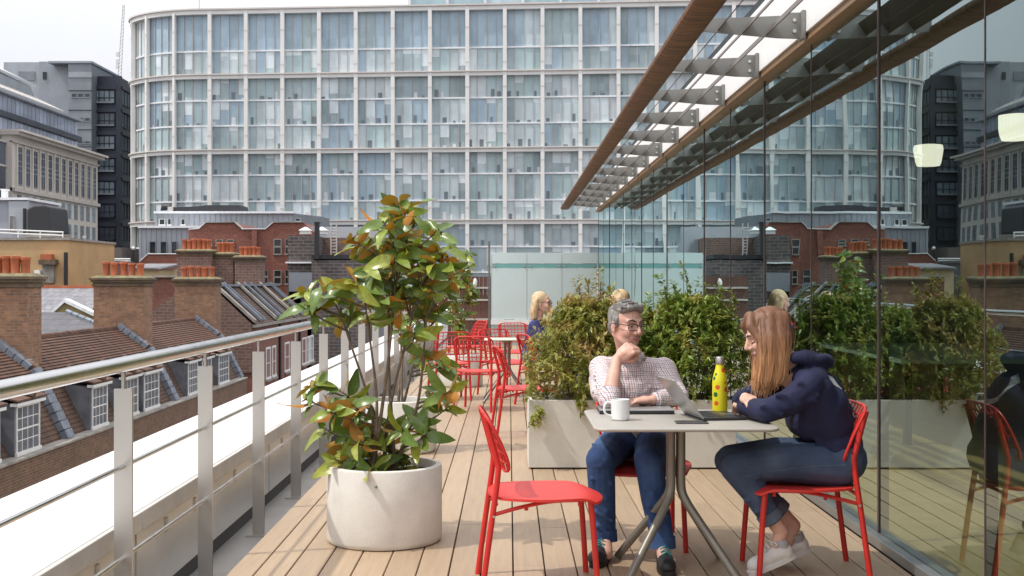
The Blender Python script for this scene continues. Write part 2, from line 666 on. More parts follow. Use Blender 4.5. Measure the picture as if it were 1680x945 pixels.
mat('line_white', (0.80, 0.82, 0.84), 0.5)
mat('asphalt', (0.05, 0.05, 0.05), 0.9, var=0.2, vs=0.3)
mat('city_ground', (0.10, 0.095, 0.09), 0.9, var=0.3, vs=0.1)
mat('frosted', (0.60, 0.72, 0.73), 0.25, var=0.04, vs=1.5, spec=0.6)
mat('frosted_band', (0.19, 0.42, 0.41), 0.3, var=0.04)
mat('door_teal', (0.38, 0.5, 0.49), 0.4, var=0.05)
mat('gate_brown', (0.13, 0.06, 0.045), 0.7, var=0.2, vs=5)
mat('copper_green', (0.10, 0.19, 0.18), 0.3, var=0.3, vs=0.7)
mat('weathered_clad', (0.13, 0.11, 0.10), 0.8, var=0.2, vs=0.8)
mat('yellow_stock', (0.35, 0.27, 0.12), 0.85, var=0.2, vs=1.5)

brick('brick_brown', (0.21, 0.10, 0.055), (0.13, 0.064, 0.04), (0.20, 0.165, 0.125))
brick('brick_stack', (0.33, 0.155, 0.085), (0.20, 0.095, 0.055), (0.23, 0.18, 0.13), bw=0.24, bh=0.085, ms=0.014, stain=0.3, moss=0.10)
brick('brick_dirty', (0.17, 0.10, 0.065), (0.11, 0.07, 0.05), (0.14, 0.12, 0.09), bw=0.24, bh=0.085, ms=0.014, stain=0.6, moss=0.45)
brick('brick_red', (0.225, 0.07, 0.048), (0.17, 0.055, 0.04), (0.22, 0.14, 0.11), stain=0.18)
brick('brick_red_far', (0.25, 0.088, 0.06), (0.20, 0.07, 0.05), (0.24, 0.13, 0.10), bw=0.45, bh=0.15, ms=0.015, stain=0.15)
brick('brick_purple', (0.20, 0.115, 0.09), (0.15, 0.09, 0.075), (0.24, 0.18, 0.15), bw=0.4, bh=0.16, ms=0.02, stain=0.2)
brick('brick_grey', (0.13, 0.105, 0.10), (0.075, 0.062, 0.062), (0.20, 0.18, 0.17), bw=0.6, bh=0.22, ms=0.025, stain=0.3)
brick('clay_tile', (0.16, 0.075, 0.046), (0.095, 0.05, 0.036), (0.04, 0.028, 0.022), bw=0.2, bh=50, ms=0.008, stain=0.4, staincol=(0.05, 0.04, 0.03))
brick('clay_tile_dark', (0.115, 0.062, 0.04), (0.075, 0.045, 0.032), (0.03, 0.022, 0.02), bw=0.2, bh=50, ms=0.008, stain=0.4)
brick('slate_dark', (0.125, 0.12, 0.13), (0.10, 0.095, 0.105), (0.07, 0.07, 0.075), bw=0.35, bh=0.2, ms=0.012, stain=0.25, rough=0.6)
brick('slate_tile', (0.235, 0.23, 0.245), (0.175, 0.17, 0.185), (0.13, 0.13, 0.135), bw=0.35, bh=0.22, ms=0.012, stain=0.25, staincol=(0.34, 0.33, 0.33), rough=0.6)


def leafmat(name, cols, under, rough=0.28, island=False):
    m, n, l, b = newmat(name)
    oi = n.new('ShaderNodeObjectInfo')
    g = n.new('ShaderNodeNewGeometry')
    rnd_ = g.outputs['Random Per Island'] if island else oi.outputs['Random']
    rp = n.new('ShaderNodeValToRGB')
    rp.color_ramp.interpolation = 'LINEAR'
    els = rp.color_ramp.elements
    while len(els) < len(cols):
        els.new(0.5)
    for i, c in enumerate(cols):
        els[i].position = i / (len(cols) - 1)
        els[i].color = (*c, 1)
    l(rnd_, rp.inputs['Fac'])
    tcn = n.new('ShaderNodeTexCoord')
    sp = n.new('ShaderNodeSeparateXYZ')
    l(tcn.outputs['Object'], sp.inputs[0])
    rib = mapr(n, l, mth(n, l, 'ABSOLUTE', sp.outputs[1]), 0.0, 0.0022, 0.0 if island else 1.0, 0.0)
    c = mixc(n, l, mth(n, l, 'MULTIPLY', rib, 0.5), rp.outputs['Color'], (0.30, 0.32, 0.08))
    f = mapr(n, l, noise(n, l, tcn.outputs['Object'], 45, 4), 0.3, 0.7, 0.8, 1.2)
    c = mixc(n, l, 1.0, c, f, 'MULTIPLY')
    ug = mixc(n, l, rnd_, under[0], under[1])
    c = mixc(n, l, g.outputs['Backfacing'], c, ug)
    l(c, b.inputs['Base Color'])
    r = mapr(n, l, g.outputs['Backfacing'], 0, 1, rough, 0.75)
    l(r, b.inputs['Roughness'])
    tr = n.new('ShaderNodeBsdfTranslucent')
    l(mixc(n, l, 1.0, c, (1.0, 1.25, 0.5), 'MULTIPLY'), tr.inputs['Color'])
    ms = n.new('ShaderNodeMixShader')
    ms.inputs[0].default_value = 0.18
    l(b.outputs[0], ms.inputs[1])
    l(tr.outputs[0], ms.inputs[2])
    l(ms.outputs[0], n['Material Output'].inputs['Surface'])
    return m


leafmat('leaf_magnolia', [(0.10, 0.165, 0.035), (0.16, 0.235, 0.045), (0.12, 0.20, 0.045), (0.24, 0.31, 0.05), (0.36, 0.37, 0.05)],
        [(0.48, 0.19, 0.03), (0.36, 0.24, 0.05)])
leafmat('leaf_magnolia_mass', [(0.10, 0.165, 0.035), (0.16, 0.235, 0.045), (0.12, 0.20, 0.045), (0.24, 0.31, 0.05), (0.36, 0.37, 0.05)],
        [(0.48, 0.19, 0.03), (0.36, 0.24, 0.05)], island=True)


def bushmat(name, cols):
    m, n, l, b = newmat(name)
    v = posnode(n, l, 'Position')
    g = n.new('ShaderNodeNewGeometry')
    rp = n.new('ShaderNodeValToRGB')
    els = rp.color_ramp.elements
    while len(els) < len(cols):
        els.new(0.5)
    for i, c in enumerate(cols):
        els[i].position = i / (len(cols) - 1)
        els[i].color = (*c, 1)
    f = mapr(n, l, noise(n, l, v, 5, 3), 0.25, 0.75, -0.15, 0.75)
    f = mth(n, l, 'ADD', f, mth(n, l, 'MULTIPLY', g.outputs['Random Per Island'], 0.42))
    l(f, rp.inputs['Fac'])
    l(rp.outputs['Color'], b.inputs['Base Color'])
    b.inputs['Roughness'].default_value = 0.4
    tr = n.new('ShaderNodeBsdfTranslucent')
    l(rp.outputs['Color'], tr.inputs['Color'])
    ms = n.new('ShaderNodeMixShader')
    ms.inputs[0].default_value = 0.3
    l(b.outputs[0], ms.inputs[1])
    l(tr.outputs[0], ms.inputs[2])
    l(ms.outputs[0], n['Material Output'].inputs['Surface'])


bushmat('leaf_nandina', [(0.15, 0.19, 0.035), (0.24, 0.29, 0.05), (0.36, 0.36, 0.07), (0.42, 0.38, 0.10), (0.46, 0.33, 0.10), (0.42, 0.19, 0.08)])
bushmat('leaf_nandina_green', [(0.12, 0.20, 0.035), (0.19, 0.29, 0.045), (0.27, 0.36, 0.06), (0.38, 0.40, 0.08), (0.48, 0.36, 0.09)])


def glassmat(name, tint, refl, base, gain, wav=0.0):
    m, n, l, b = newmat(name)
    n.remove(b)
    tr = n.new('ShaderNodeBsdfTransparent')
    tr.inputs['Color'].default_value = (*tint, 1)
    gl = n.new('ShaderNodeBsdfGlossy')
    gl.inputs['Roughness'].default_value = 0.0
    gl.inputs['Color'].default_value = (*refl, 1)
    gg = n.new('ShaderNodeNewGeometry')
    dt = n.new('ShaderNodeVectorMath')
    dt.operation = 'DOT_PRODUCT'
    l(gg.outputs['Incoming'], dt.inputs[0])
    l(gg.outputs['True Normal'], dt.inputs[1])
    k = mth(n, l, 'SUBTRACT', 1.0, mth(n, l, 'ABSOLUTE', dt.outputs['Value']), True)
    frs = mth(n, l, 'ADD', mth(n, l, 'MULTIPLY', mth(n, l, 'POWER', k, 5.0), 0.96), 0.04)
    if wav:
        v = posnode(n, l, 'Position', (1, 1, 1))
        bp = n.new('ShaderNodeBump')
        bp.inputs['Strength'].default_value = wav
        bp.inputs['Distance'].default_value = 0.01
        l(noise(n, l, v, 1.4, 1), bp.inputs['Height'])
        l(bp.outputs[0], gl.inputs['Normal'])
    f = mth(n, l, 'ADD', mth(n, l, 'MULTIPLY', frs, gain), base, True)
    ms = n.new('ShaderNodeMixShader')
    l(f, ms.inputs[0])
    l(tr.outputs[0], ms.inputs[1])
    l(gl.outputs[0], ms.inputs[2])
    l(ms.outputs[0], n['Material Output'].inputs['Surface'])


glassmat('facade_glass', (0.78, 0.82, 0.70), (0.78, 0.955, 0.97), 0.20, 1.3, wav=0.09)
glassmat('spec_lens', (0.75, 0.75, 0.75), (1, 1, 1), 0.03, 1.0)

# city office glass: each pane shows a different amount of blind, ceiling and clutter behind it
def panemat(name, col, alt, rough=0.15):
    m, n, l, b = newmat(name)
    v, pos = wallvec(n, l)
    sp = n.new('ShaderNodeSeparateXYZ')
    l(v, sp.inputs[0])
    cb = n.new('ShaderNodeCombineXYZ')
    l(mth(n, l, 'FLOOR', mth(n, l, 'MULTIPLY', sp.outputs[0], 1.9)), cb.inputs[0])
    l(mth(n, l, 'FLOOR', mth(n, l, 'MULTIPLY', sp.outputs[1], 1.35)), cb.inputs[1])
    w = n.new('ShaderNodeTexWhiteNoise')
    w.noise_dimensions = '2D'
    l(cb.outputs[0], w.inputs['Vector'])
    c = mixc(n, l, mapr(n, l, w.outputs['Value'], 0.55, 0.95, 0, 0.75), col, alt)
    g = mapr(n, l, noise(n, l, pos, 0.25, 3), 0.3, 0.7, 0.85, 1.15)
    c = mixc(n, l, 1.0, c, g, 'MULTIPLY')
    oi = n.new('ShaderNodeObjectInfo')
    c = mixc(n, l, 1.0, c, mapr(n, l, oi.outputs['Random'], 0, 1, 0.88, 1.12), 'MULTIPLY')
    l(c, b.inputs['Base Color'])
    b.inputs['Roughness'].default_value = rough


panemat('pane_blue', (0.37, 0.48, 0.565), (0.33, 0.43, 0.51))
panemat('pane_teal', (0.41, 0.53, 0.55), (0.37, 0.48, 0.50))
panemat('pane_mid', (0.38, 0.475, 0.51), (0.46, 0.545, 0.57))
panemat('pane_dark', (0.28, 0.36, 0.39), (0.39, 0.465, 0.49))
panemat('pane_pale', (0.52, 0.61, 0.64), (0.46, 0.55, 0.58))
panemat('pane_blind', (0.62, 0.69, 0.72), (0.56, 0.63, 0.66), 0.3)
mat('desk_white', (0.62, 0.64, 0.66), 0.5)
mat('desk_dark', (0.17, 0.20, 0.23), 0.5)


def shirtmat():
    m, n, l, b = newmat('shirt_check')
    tcn = n.new('ShaderNodeTexCoord')
    sp = n.new('ShaderNodeSeparateXYZ')
    l(tcn.outputs['Object'], sp.inputs[0])
    nzv = mth(n, l, 'MULTIPLY', noise(n, l, tcn.outputs['Object'], 6, 2), 0.05)
    u = mth(n, l, 'ADD', mth(n, l, 'ADD', sp.outputs[0], mth(n, l, 'MULTIPLY', sp.outputs[1], 0.6)), nzv)
    w = mth(n, l, 'ADD', mth(n, l, 'ADD', sp.outputs[2], mth(n, l, 'MULTIPLY', sp.outputs[1], 0.25)), nzv)

    def line(src, per, off, wd):
        f = mth(n, l, 'FRACT', mth(n, l, 'ADD', mth(n, l, 'DIVIDE', src, per), off))
        return mth(n, l, 'LESS_THAN', f, wd)
    c = mixc(n, l, 0.0, (0.80, 0.74, 0.74), (0.8, 0.8, 0.8))
    c = mixc(n, l, mth(n, l, 'MULTIPLY', line(u, 0.024, 0.1, 0.2), 0.5), c, (0.42, 0.06, 0.09))
    c = mixc(n, l, mth(n, l, 'MULTIPLY', line(u, 0.024, 0.6, 0.15), 0.72), c, (0.03, 0.04, 0.09))
    c = mixc(n, l, mth(n, l, 'MULTIPLY', line(w, 0.023, 0.1, 0.16), 0.4), c, (0.45, 0.08, 0.12))
    c = mixc(n, l, mth(n, l, 'MULTIPLY', line(w, 0.023, 0.6, 0.14), 0.6), c, (0.04, 0.05, 0.10))
    l(c, b.inputs['Base Color'])
    b.inputs['Roughness'].default_value = 0.85
    bumpto(n, l, b, noise(n, l, tcn.outputs['Object'], 14, 4), 0.75, 0.016)


shirtmat()


def denim(name, c1, c2, fade):
    m, n, l, b = newmat(name)
    v = posnode(n, l, 'Object')
    f = mapr(n, l, noise(n, l, v, 7, 5), 0.35, 0.7, 0, 1)
    c = mixc(n, l, f, c1, c2)
    f2 = mapr(n, l, noise(n, l, v, 3.2, 3), 0.52, 0.72, 0, 0.6)
    c = mixc(n, l, f2, c, fade)
    g = mapr(n, l, noise(n, l, v, 420, 2), 0.3, 0.7, 0.75, 1.25)
    c = mixc(n, l, 1.0, c, g, 'MULTIPLY')
    l(c, b.inputs['Base Color'])
    b.inputs['Roughness'].default_value = 0.9
    bumpto(n, l, b, noise(n, l, v, 22, 5), 0.45, 0.012)


denim('denim_blue', (0.020, 0.048, 0.135), (0.035, 0.078, 0.20), (0.10, 0.20, 0.40))
denim('denim_dark', (0.045, 0.07, 0.125), (0.07, 0.105, 0.18), (0.14, 0.19, 0.28))
denim('denim_cuff', (0.10, 0.14, 0.20), (0.16, 0.2, 0.26), (0.2, 0.25, 0.3))


def hairmat():
    m, n, l, b = newmat('hair_ombre')
    v = posnode(n, l, 'Position', (75, 75, 5))
    sp = n.new('ShaderNodeSeparateXYZ')
    l(n.new('ShaderNodeNewGeometry').outputs['Position'], sp.inputs[0])
    z = mth(n, l, 'ADD', sp.outputs[2], mth(n, l, 'MULTIPLY', noise(n, l, v, 1.5, 3), 0.12))
    f = mapr(n, l, z, 1.02, 1.22, 0, 1)
    c = mixc(n, l, f, (0.56, 0.30, 0.14), (0.20, 0.092, 0.05))
    g = mapr(n, l, noise(n, l, v, 1.6, 3), 0.3, 0.7, 0.78, 1.22)
    c = mixc(n, l, 1.0, c, g, 'MULTIPLY')
    l(c, b.inputs['Base Color'])
    b.inputs['Roughness'].default_value = 0.55
    bumpto(n, l, b, noise(n, l, v, 5, 4), 0.25, 0.003)


hairmat()


def bottlemat():
    m, n, l, b = newmat('bottle_print')
    tcn = n.new('ShaderNodeTexCoord')
    vo = n.new('ShaderNodeTexVoronoi')
    vo.inputs['Scale'].default_value = 26
    vo.inputs['Randomness'].default_value = 0.7
    l(tcn.outputs['Object'], vo.inputs['Vector'])
    sc = n.new('ShaderNodeSeparateColor')
    l(vo.outputs['Color'], sc.inputs[0])
    blot = mth(n, l, 'LESS_THAN', vo.outputs['Distance'], 0.33)
    isred = mth(n, l, 'GREATER_THAN', sc.outputs[0], 0.5)
    ink = mixc(n, l, isred, (0.03, 0.16, 0.04), (0.75, 0.13, 0.03))
    c = mixc(n, l, mth(n, l, 'MULTIPLY', blot, mth(n, l, 'GREATER_THAN', sc.outputs[1], 0.25)), (0.80, 0.72, 0.02), ink)
    l(c, b.inputs['Base Color'])
    b.inputs['Roughness'].default_value = 0.3


bottlemat()
# ------------------------------------------------------------------ ground of the city
g = MB().quad([(-900, -300, -17), (900, -300, -17), (900, 1500, -17), (-900, 1500, -17)])
struct(g.build('ground', 'city_ground', origin=(0, 0, -17)))
g = MB().quad([(-11.6, -40, -16.99), (-2.7, -40, -16.99), (-2.7, 115, -16.99), (-11.6, 115, -16.99)])
struct(g.build('road', 'asphalt', origin=(-7, 0, -16.99)))

# ------------------------------------------------------------------ deck
GX = 1.962            # plane of the glass wall
Y0, Y1 = 1.2, 26.9
g = MB().box((-1.335, Y0, -0.16), (GX + 5.4, Y1 + 1.5, -0.032))
deck = struct(g.build('deck', 'deck_under', origin=(0, Y0, 0)))
board_meshes = {}
rnd = random.Random(3)
k0 = -9
for k in range(k0, 13):
    xa = 0.02 + 0.1535 * k + 0.0035
    xb = 0.02 + 0.1535 * (k + 1) - 0.0035
    xa, xb = max(xa, -1.335), min(xb, GX - 0.06)
    if xb - xa < 0.02:
        continue
    y = Y0 - rnd.random() * 2.5
    while y < Y1:
        ln = 3.6
        ya, yb = max(y, Y0), min(y + ln - 0.004, Y1)
        if yb - ya > 0.05:
            key = (round(xb - xa, 3), round(yb - ya, 3))
            if key not in board_meshes:
                w, l_ = key
                c = 0.0025
                mb = MB()
                mb.hexa([(-w / 2, 0, -0.028), (w / 2, 0, -0.028), (w / 2, l_, -0.028), (-w / 2, l_, -0.028),
                         (-w / 2, 0, -c), (w / 2, 0, -c), (w / 2, l_, -c), (-w / 2, l_, -c)])
                mb.hexa([(-w / 2, 0, -c), (w / 2, 0, -c), (w / 2, l_, -c), (-w / 2, l_, -c),
                         (-w / 2 + c, c, 0), (w / 2 - c, c, 0), (w / 2 - c, l_ - c, 0), (-w / 2 + c, l_ - c, 0)])
                board_meshes[key] = mb.mesh('deck_board', 'deck_wood')
            inst(board_meshes[key], 'deck_board', deck, ((xa + xb) / 2, ya, rnd.uniform(-0.0006, 0.0006)))
        y += ln

# ------------------------------------------------------------------ gutter, parapet
g = MB().box((-1.70, Y0 - 2, -0.26), (-1.345, 40, -0.165))
struct(g.build('gutter', 'gutter_grey', origin=(-1.5, Y0, -0.2)))
par = thing('parapet_wall', 'low parapet with a broad white top outside the steel railing', 'wall', (-2.0, Y0, -0.2))
MB().box((-2.40, Y0 - 2, -16.9), (-1.705, 48, 0.30)).build('wall_core', 'coping_grey', par)
L0 = Y0 - 2
first = None
y = L0 + 0.2
while y < 46:
    yb = y + 3.05
    mb = MB().box((-2.425, y, 0.302), (-1.676, yb - 0.012, 0.352))
    o = mb.build('coping_slab', 'white_cap', par, bevel=0.006)
    MB().box((-1.675, y, 0.264), (-1.650, yb - 0.012, 0.350)).build('coping_edge', 'coping_grey', par, bevel=0.004)
    MB().box((-1.700, y + 0.01, -0.085), (-1.682, yb - 0.02, 0.245)).build('lining_panel', 'panel_satin', par)
    for q in (0.45, 1.0, 1.95, 2.5):
        MB().box((-1.682, y + q, 0.165), (-1.672, y + q + 0.035, 0.232)).build('clip', 'steel', par)
    y = yb
MB().box((-1.703, L0, 0.245), (-1.690, 46, 0.262)).build('shadow_gap', 'black_strip', par)
MB().box((-1.703, L0, -0.163), (-1.686, 46, -0.09)).build('black_base_strip', 'black_strip', par)  # plain black strip along the foot of the lining panels

# ------------------------------------------------------------------ railing
ral = thing('balustrade', 'brushed steel railing with flat posts, two thin rods and a round handrail', 'railing', (-1.53, Y0, -0.16))
RX, RZ = -1.53, 1.057
post_y = [4.84 + 1.305 * k for k in range(-3, 17)]
mbp = MB().box((-0.036, -0.008, -0.165), (0.036, 0.008, 0.959))
pm = mbp.mesh('post', 'steel')
fm = MB().box((-0.07, -0.05, -0.166), (0.07, 0.05, -0.155)).mesh('base_plate', 'steel')
sm = MB().tube([(0, 0, 0.955), (0, 0, 1.03)], 0.009, 10).mesh('stem', 'steel')
bm_ = MB().tube([(0.035, 0, 0.652), (0.05, 0, 0.652)], 0.014, 10).mesh('rod_fixing', 'steel')
for y in post_y:
    p = inst(pm, 'post', ral, (RX, y, 0))
    inst(sm, 'stem', p, (RX, y, 0))
    inst(fm, 'base_plate', p, (RX, y, 0))
MB().tube([(RX, post_y[0] - 0.4, RZ), (RX, 25.4, RZ)], 0.031, 20).build('handrail', 'steel_rail', ral)
for z in (0.652, 0.289):
    MB().tube([(RX + 0.0, post_y[0] - 0.4, z), (RX + 0.0, 25.4, z)], 0.0095, 10).build('rod', 'steel_rail', ral)

# ------------------------------------------------------------------ glass wall
gw = thing('glass_facade', 'tall mirror-like glass wall along the right side of the terrace', 'glass wall', (GX, Y0, 0))
TZ = 2.926
my = [5.02 + 1.445 * k for k in range(-3, 16)]
rg = random.Random(11)
for i in range(len(my) - 1):
    a, b = my[i] + 0.006, my[i + 1] - 0.006
    dx = rg.uniform(-0.0012, 0.0012)
    # only the outer face mirrors: a single sheet keeps the reflection clean
    mb2 = MB().quad([(GX + dx, a, 0.06), (GX + dx * 0.4, a, TZ + 0.02), (GX - dx, b, TZ + 0.02), (GX - dx, b, 0.06)])
    mb2.build('glass_panel', 'facade_glass', gw)
for i, y in enumerate(my):
    w = 0.013 if i % 2 else 0.024
    MB().box((GX - 0.003 if i % 2 else GX - 0.006, y - w / 2, 0.05), (GX + 0.05, y + w / 2, TZ)).build('mullion', 'mullion', gw)
MB().box((GX - 0.055, Y0, 0.002), (GX + 0.08, my[-1], 0.055)).build('sill', 'sill_steel', gw, bevel=0.004)
MB().box((GX - 0.062, Y0, TZ), (GX + 0.03, my[-1], TZ + 0.045)).build('head_trim', 'trim_wood', gw, bevel=0.004)

# canopy
cn = thing('canopy', 'brise soleil with a timber front beam on grey brackets above the glass wall', 'canopy', (1.5, Y0, 2.95))
def bx(Y):
    return 1.056 + (Y - 7.78) * 0.0035
yb = 2.4
while yb < 26.2:
    ye = min(yb + 2.9, 26.4)
    prof = []
    rings = []
    for Y in (yb + 0.004, ye - 0.004):
        cx, cz = bx(Y) + 0.09, 2.998
        ring = []
        for k in range(16):
            a = 2 * math.pi * k / 16
            ca, sa = math.cos(a), math.sin(a)
            ring.append((cx + 0.096 * math.copysign(abs(ca) ** 0.6, ca), Y, cz + 0.036 * math.copysign(abs(sa) ** 0.75, sa)))
        rings.append(ring)
    vs = rings[0] + rings[1]
    fs = [(k, 16 + k, 16 + (k + 1) % 16, (k + 1) % 16) for k in range(16)]
    mb = MB().add(vs, fs, 0, True)
    mb.add(vs, [tuple(range(16)), tuple(range(31, 15, -1))])
    mb.build('front_beam', 'beam_wood', cn)
    yb = ye
br_y = [7.78 + 1.45 * k for k in range(-4, 13)]
plate = MB().prism([(1.23, 0, 2.985), (1.72, 0, 2.942), (1.875, 0, 2.938), (1.875, 0, 3.105), (1.76, 0, 3.105), (1.74, 0, 3.085), (1.23, 0, 3.064)], (0, 0.014, 0)).mesh('bracket', 'bracket_grey')
endp = MB().box((1.862, -0.055, 2.932), (1.882, 0.055, 3.112)).mesh('end_plate', 'bracket_grey')
bolt = MB().tube([(0, -0.012, 0), (0, 0.0, 0)], 0.012, 8).mesh('bolt', 'screw')
for y in br_y:
    p = inst(plate, 'bracket', cn, (0, y, 0))
    inst(endp, 'end_plate', p, (0, y + 0.007, 0))
    for z in (2.985, 3.055):
        inst(bolt, 'bolt', p, (1.82, y, z))
for x in (1.334, 1.492, 1.640):
    MB().hexa([(x - 0.004, 2.4, 2.992 - (x - 1.33) * 0.11), (x + 0.004, 2.4, 2.992 - (x - 1.33) * 0.11), (x + 0.004, 26.3, 2.992 - (x - 1.33) * 0.11), (x - 0.004, 26.3, 2.992 - (x - 1.33) * 0.11),
               (x + 0.046, 2.4, 3.052 - (x - 1.33) * 0.05), (x + 0.054, 2.4, 3.052 - (x - 1.33) * 0.05), (x + 0.054, 26.3, 3.052 - (x - 1.33) * 0.05), (x + 0.046, 26.3, 3.052 - (x - 1.33) * 0.05)]).build('blade', 'blade_brown', cn)
MB().box((1.885, 2.0, 2.974), (2.05, 26.4, 3.46)).build('roof_edge', 'fascia_white', cn)

# room behind the glass
RXB = GX + 5.3
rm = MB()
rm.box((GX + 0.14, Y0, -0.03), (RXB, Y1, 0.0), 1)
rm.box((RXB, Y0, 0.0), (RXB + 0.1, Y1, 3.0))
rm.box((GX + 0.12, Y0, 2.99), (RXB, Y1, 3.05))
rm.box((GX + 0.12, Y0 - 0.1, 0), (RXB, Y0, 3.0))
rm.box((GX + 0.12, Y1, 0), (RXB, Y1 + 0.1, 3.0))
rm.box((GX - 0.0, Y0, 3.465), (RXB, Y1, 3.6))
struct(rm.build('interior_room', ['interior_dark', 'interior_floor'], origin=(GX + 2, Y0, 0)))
bb = MB().box((GX + 0.1, -0.8, -17), (RXB + 6, 34, -0.2))
bb.box((-1.4, -0.8, -17), (GX + 0.1, 34, -0.27))
struct(bb.build('building_base', 'stone_band', origin=(GX, 0, -17)))

def pendant(px, py, Y, label):
    p = P(px, py, Y)
    t = thing('pendant_lamp', label, 'lamp', p, 'pendant lamps behind the glass wall')
    MB().lathe([(0.105, -0.1), (0.12, -0.06), (0.138, 0.06), (0.13, 0.095), (0.10, 0.1)], p, 24).build('lamp_shade', 'lamp_white', t)
    MB().tube([p + Vector((0, 0, 0.1)), (p.x, p.y, 2.99)], 0.004, 6).build('flex', 'mullion', t)
pendant(1523, 255, 11.6, 'round white pendant lamp behind the glass, further from the right edge of the frame')
pendant(1666, 209, 9.65, 'round white pendant lamp behind the glass, cut by the right edge of the frame')
t = thing('long_table', 'pale teal meeting table seen faintly inside behind the glass wall', 'table', (3.9, 11.5, 0))
MB().box((3.25, 10.1, 0.71), (4.6, 12.9, 0.745)).build('tabletop', 'teal_top', t)
for (x, y) in ((3.4, 10.4), (4.45, 10.4), (3.4, 12.6), (4.45, 12.6)):
    MB().box((x - 0.03, y - 0.03, 0), (x + 0.03, y + 0.03, 0.71)).build('leg', 'mullion', t)

# screen at the far end
SY = 26.9
sc_ = thing('glass_screen', 'frosted teal glass screen closing the far end of the terrace', 'screen', (0.8, SY, 0))
x = -0.377
while x < GX - 0.05:
    xe = min(x + 0.775, GX - 0.02)
    MB().box((x + 0.006, SY, 0.575), (xe - 0.006, SY + 0.02, 1.70)).build('glass_pane', 'frosted', sc_)
    MB().box((x + 0.006, SY, 1.81), (xe - 0.006, SY + 0.02, 2.045)).build('glass_pane', 'frosted', sc_)
    MB().box((x + 0.006, SY + 0.004, 1.705), (xe - 0.006, SY + 0.02, 1.805)).build('glass_band', 'frosted_band', sc_)
    for q in (0.06, 0.71):
        MB().tube([(x + q, SY + 0.004, 1.755), (x + q, SY - 0.02, 1.755)], 0.022, 10).build('fixing', 'steel', sc_)
    x += 0.775
MB().box((-0.40, SY - 0.03, 0.46), (GX - 0.02, SY + 0.03, 0.565)).build('mid_rail', 'line_white', sc_)
MB().box((-0.39, SY - 0.005, -0.02), (GX - 0.02, SY + 0.03, 0.455)).build('lower_panel', 'door_teal', sc_)
for x in (-0.385, 0.4, 1.17):
    MB().box((x - 0.012, SY + 0.03, 0), (x + 0.012, SY + 0.07, 2.0)).build('post', 'steel_pale', sc_)

gt = thing('slatted_gate', 'dark brown slatted gate with pale rails left of the glass screen', 'gate', (-1.0, 27.1, 0))
for i in range(11):
    xa = -1.36 + 0.088 * i
    MB().box((xa, 27.1, -0.1), (xa + 0.078, 27.13, 1.52)).build('slat', 'gate_brown', gt)
for z in (0.55, 0.98, 1.25):
    MB().box((-1.36, 27.06, z), (-0.42, 27.095, z + 0.04)).build('rail', 'steel_pale', gt)
MB().box((-0.46, 27.05, -0.1), (-0.415, 27.1, 2.3)).build('post', 'dark_steel', gt)
MB().ball((-0.75, 27.05, 1.38), (0.05, 0.04, 0.1)).build('lock_cover', 'win_white', gt)
# ------------------------------------------------------------------ brick terrace houses with mansard roofs
FX = -12.0            # street face of the terrace
pot_prof = [(0.115, 0), (0.13, 0.03), (0.122, 0.07), (0.135, 0.40), (0.150, 0.42), (0.150, 0.49), (0.105, 0.50), (0.10, 0.3)]
pot_mesh = MB().lathe(pot_prof, seg=14, cap1=False).mesh('chimney_pot', 'terracotta')
rc = random.Random(5)


def stack(parent, x0, x1, y0, y1, z0, z1, npots, brickm='brick_stack', scale=1.0, name='chimney_stack', zpot=0.5, rows=1):
    mb = MB().box((x0, y0, z0), (x1, y1, z1 - 0.34))
    s = mb.build(name, brickm, parent)
    mb = MB()
    for i, (e, za, zb) in enumerate(((0.05, -0.34, -0.26), (0.02, -0.26, -0.20), (0.085, -0.20, -0.12), (0.13, -0.12, -0.04))):
        mb.box((x0 - e, y0 - e, z1 + za), (x1 + e, y1 + e, z1 + zb - 0.002))
    mb.build('corbel_course', 'brick_dirty', s)
    MB().hexa([(x0 - 0.1, y0 - 0.1, z1 - 0.04), (x1 + 0.1, y0 - 0.1, z1 - 0.04), (x1 + 0.1, y1 + 0.1, z1 - 0.04), (x0 - 0.1, y1 + 0.1, z1 - 0.04),
               (x0 + 0.06, y0 + 0.12, z1 + 0.05), (x1 - 0.06, y0 + 0.12, z1 + 0.05), (x1 - 0.06, y1 - 0.12, z1 + 0.05), (x0 + 0.06, y1 - 0.12, z1 + 0.05)]).build('flaunching', 'lichen_cap', s)
    for i in range(npots):
        px = x0 + 0.14 + (x1 - x0 - 0.28) * (i + 0.5) / npots
        k = zpot / 0.5
        inst(pot_mesh, 'chimney_pot', s, (px, (y0 + y1) / 2 + rc.uniform(-0.03, 0.03), z1 + 0.03), rot=(0, 0, rc.random() * 6), scale=(scale, scale, k * rc.uniform(0.92, 1.08)))
    return s


def courses(a, b, y0, y1, n, m, parent, name='tile_course', th=0.028, lap=1.25):
    """overlapping rows of tiles from eaves a=(x,z) to top b=(x,z), each row one strip with a proud lower edge"""
    ax, az = a
    bx_, bz = b
    d = Vector((bx_ - ax, bz - az))
    nrm = Vector((-d.y, d.x)).normalized()
    if nrm.y < 0:
        nrm = -nrm
    objs = []
    for i in range(n):
        t0, t1 = i / n, min(1.0, (i + lap) / n)
        p0 = Vector((ax, az)) + d * t0
        p1 = Vector((ax, az)) + d * t1
        q0, q1 = p0 + nrm * th, p1 + nrm * 0.004
        mb = MB().hexa([(q0.x, y0, q0.y), (q1.x, y0, q1.y), (q1.x, y1, q1.y), (q0.x, y1, q0.y),
                        (q0.x, y0, q0.y + 0.016), (q1.x, y0, q1.y + 0.006), (q1.x, y1, q1.y + 0.006), (q0.x, y1, q0.y + 0.016)])
        objs.append(mb.build(name, m, parent))
    return objs


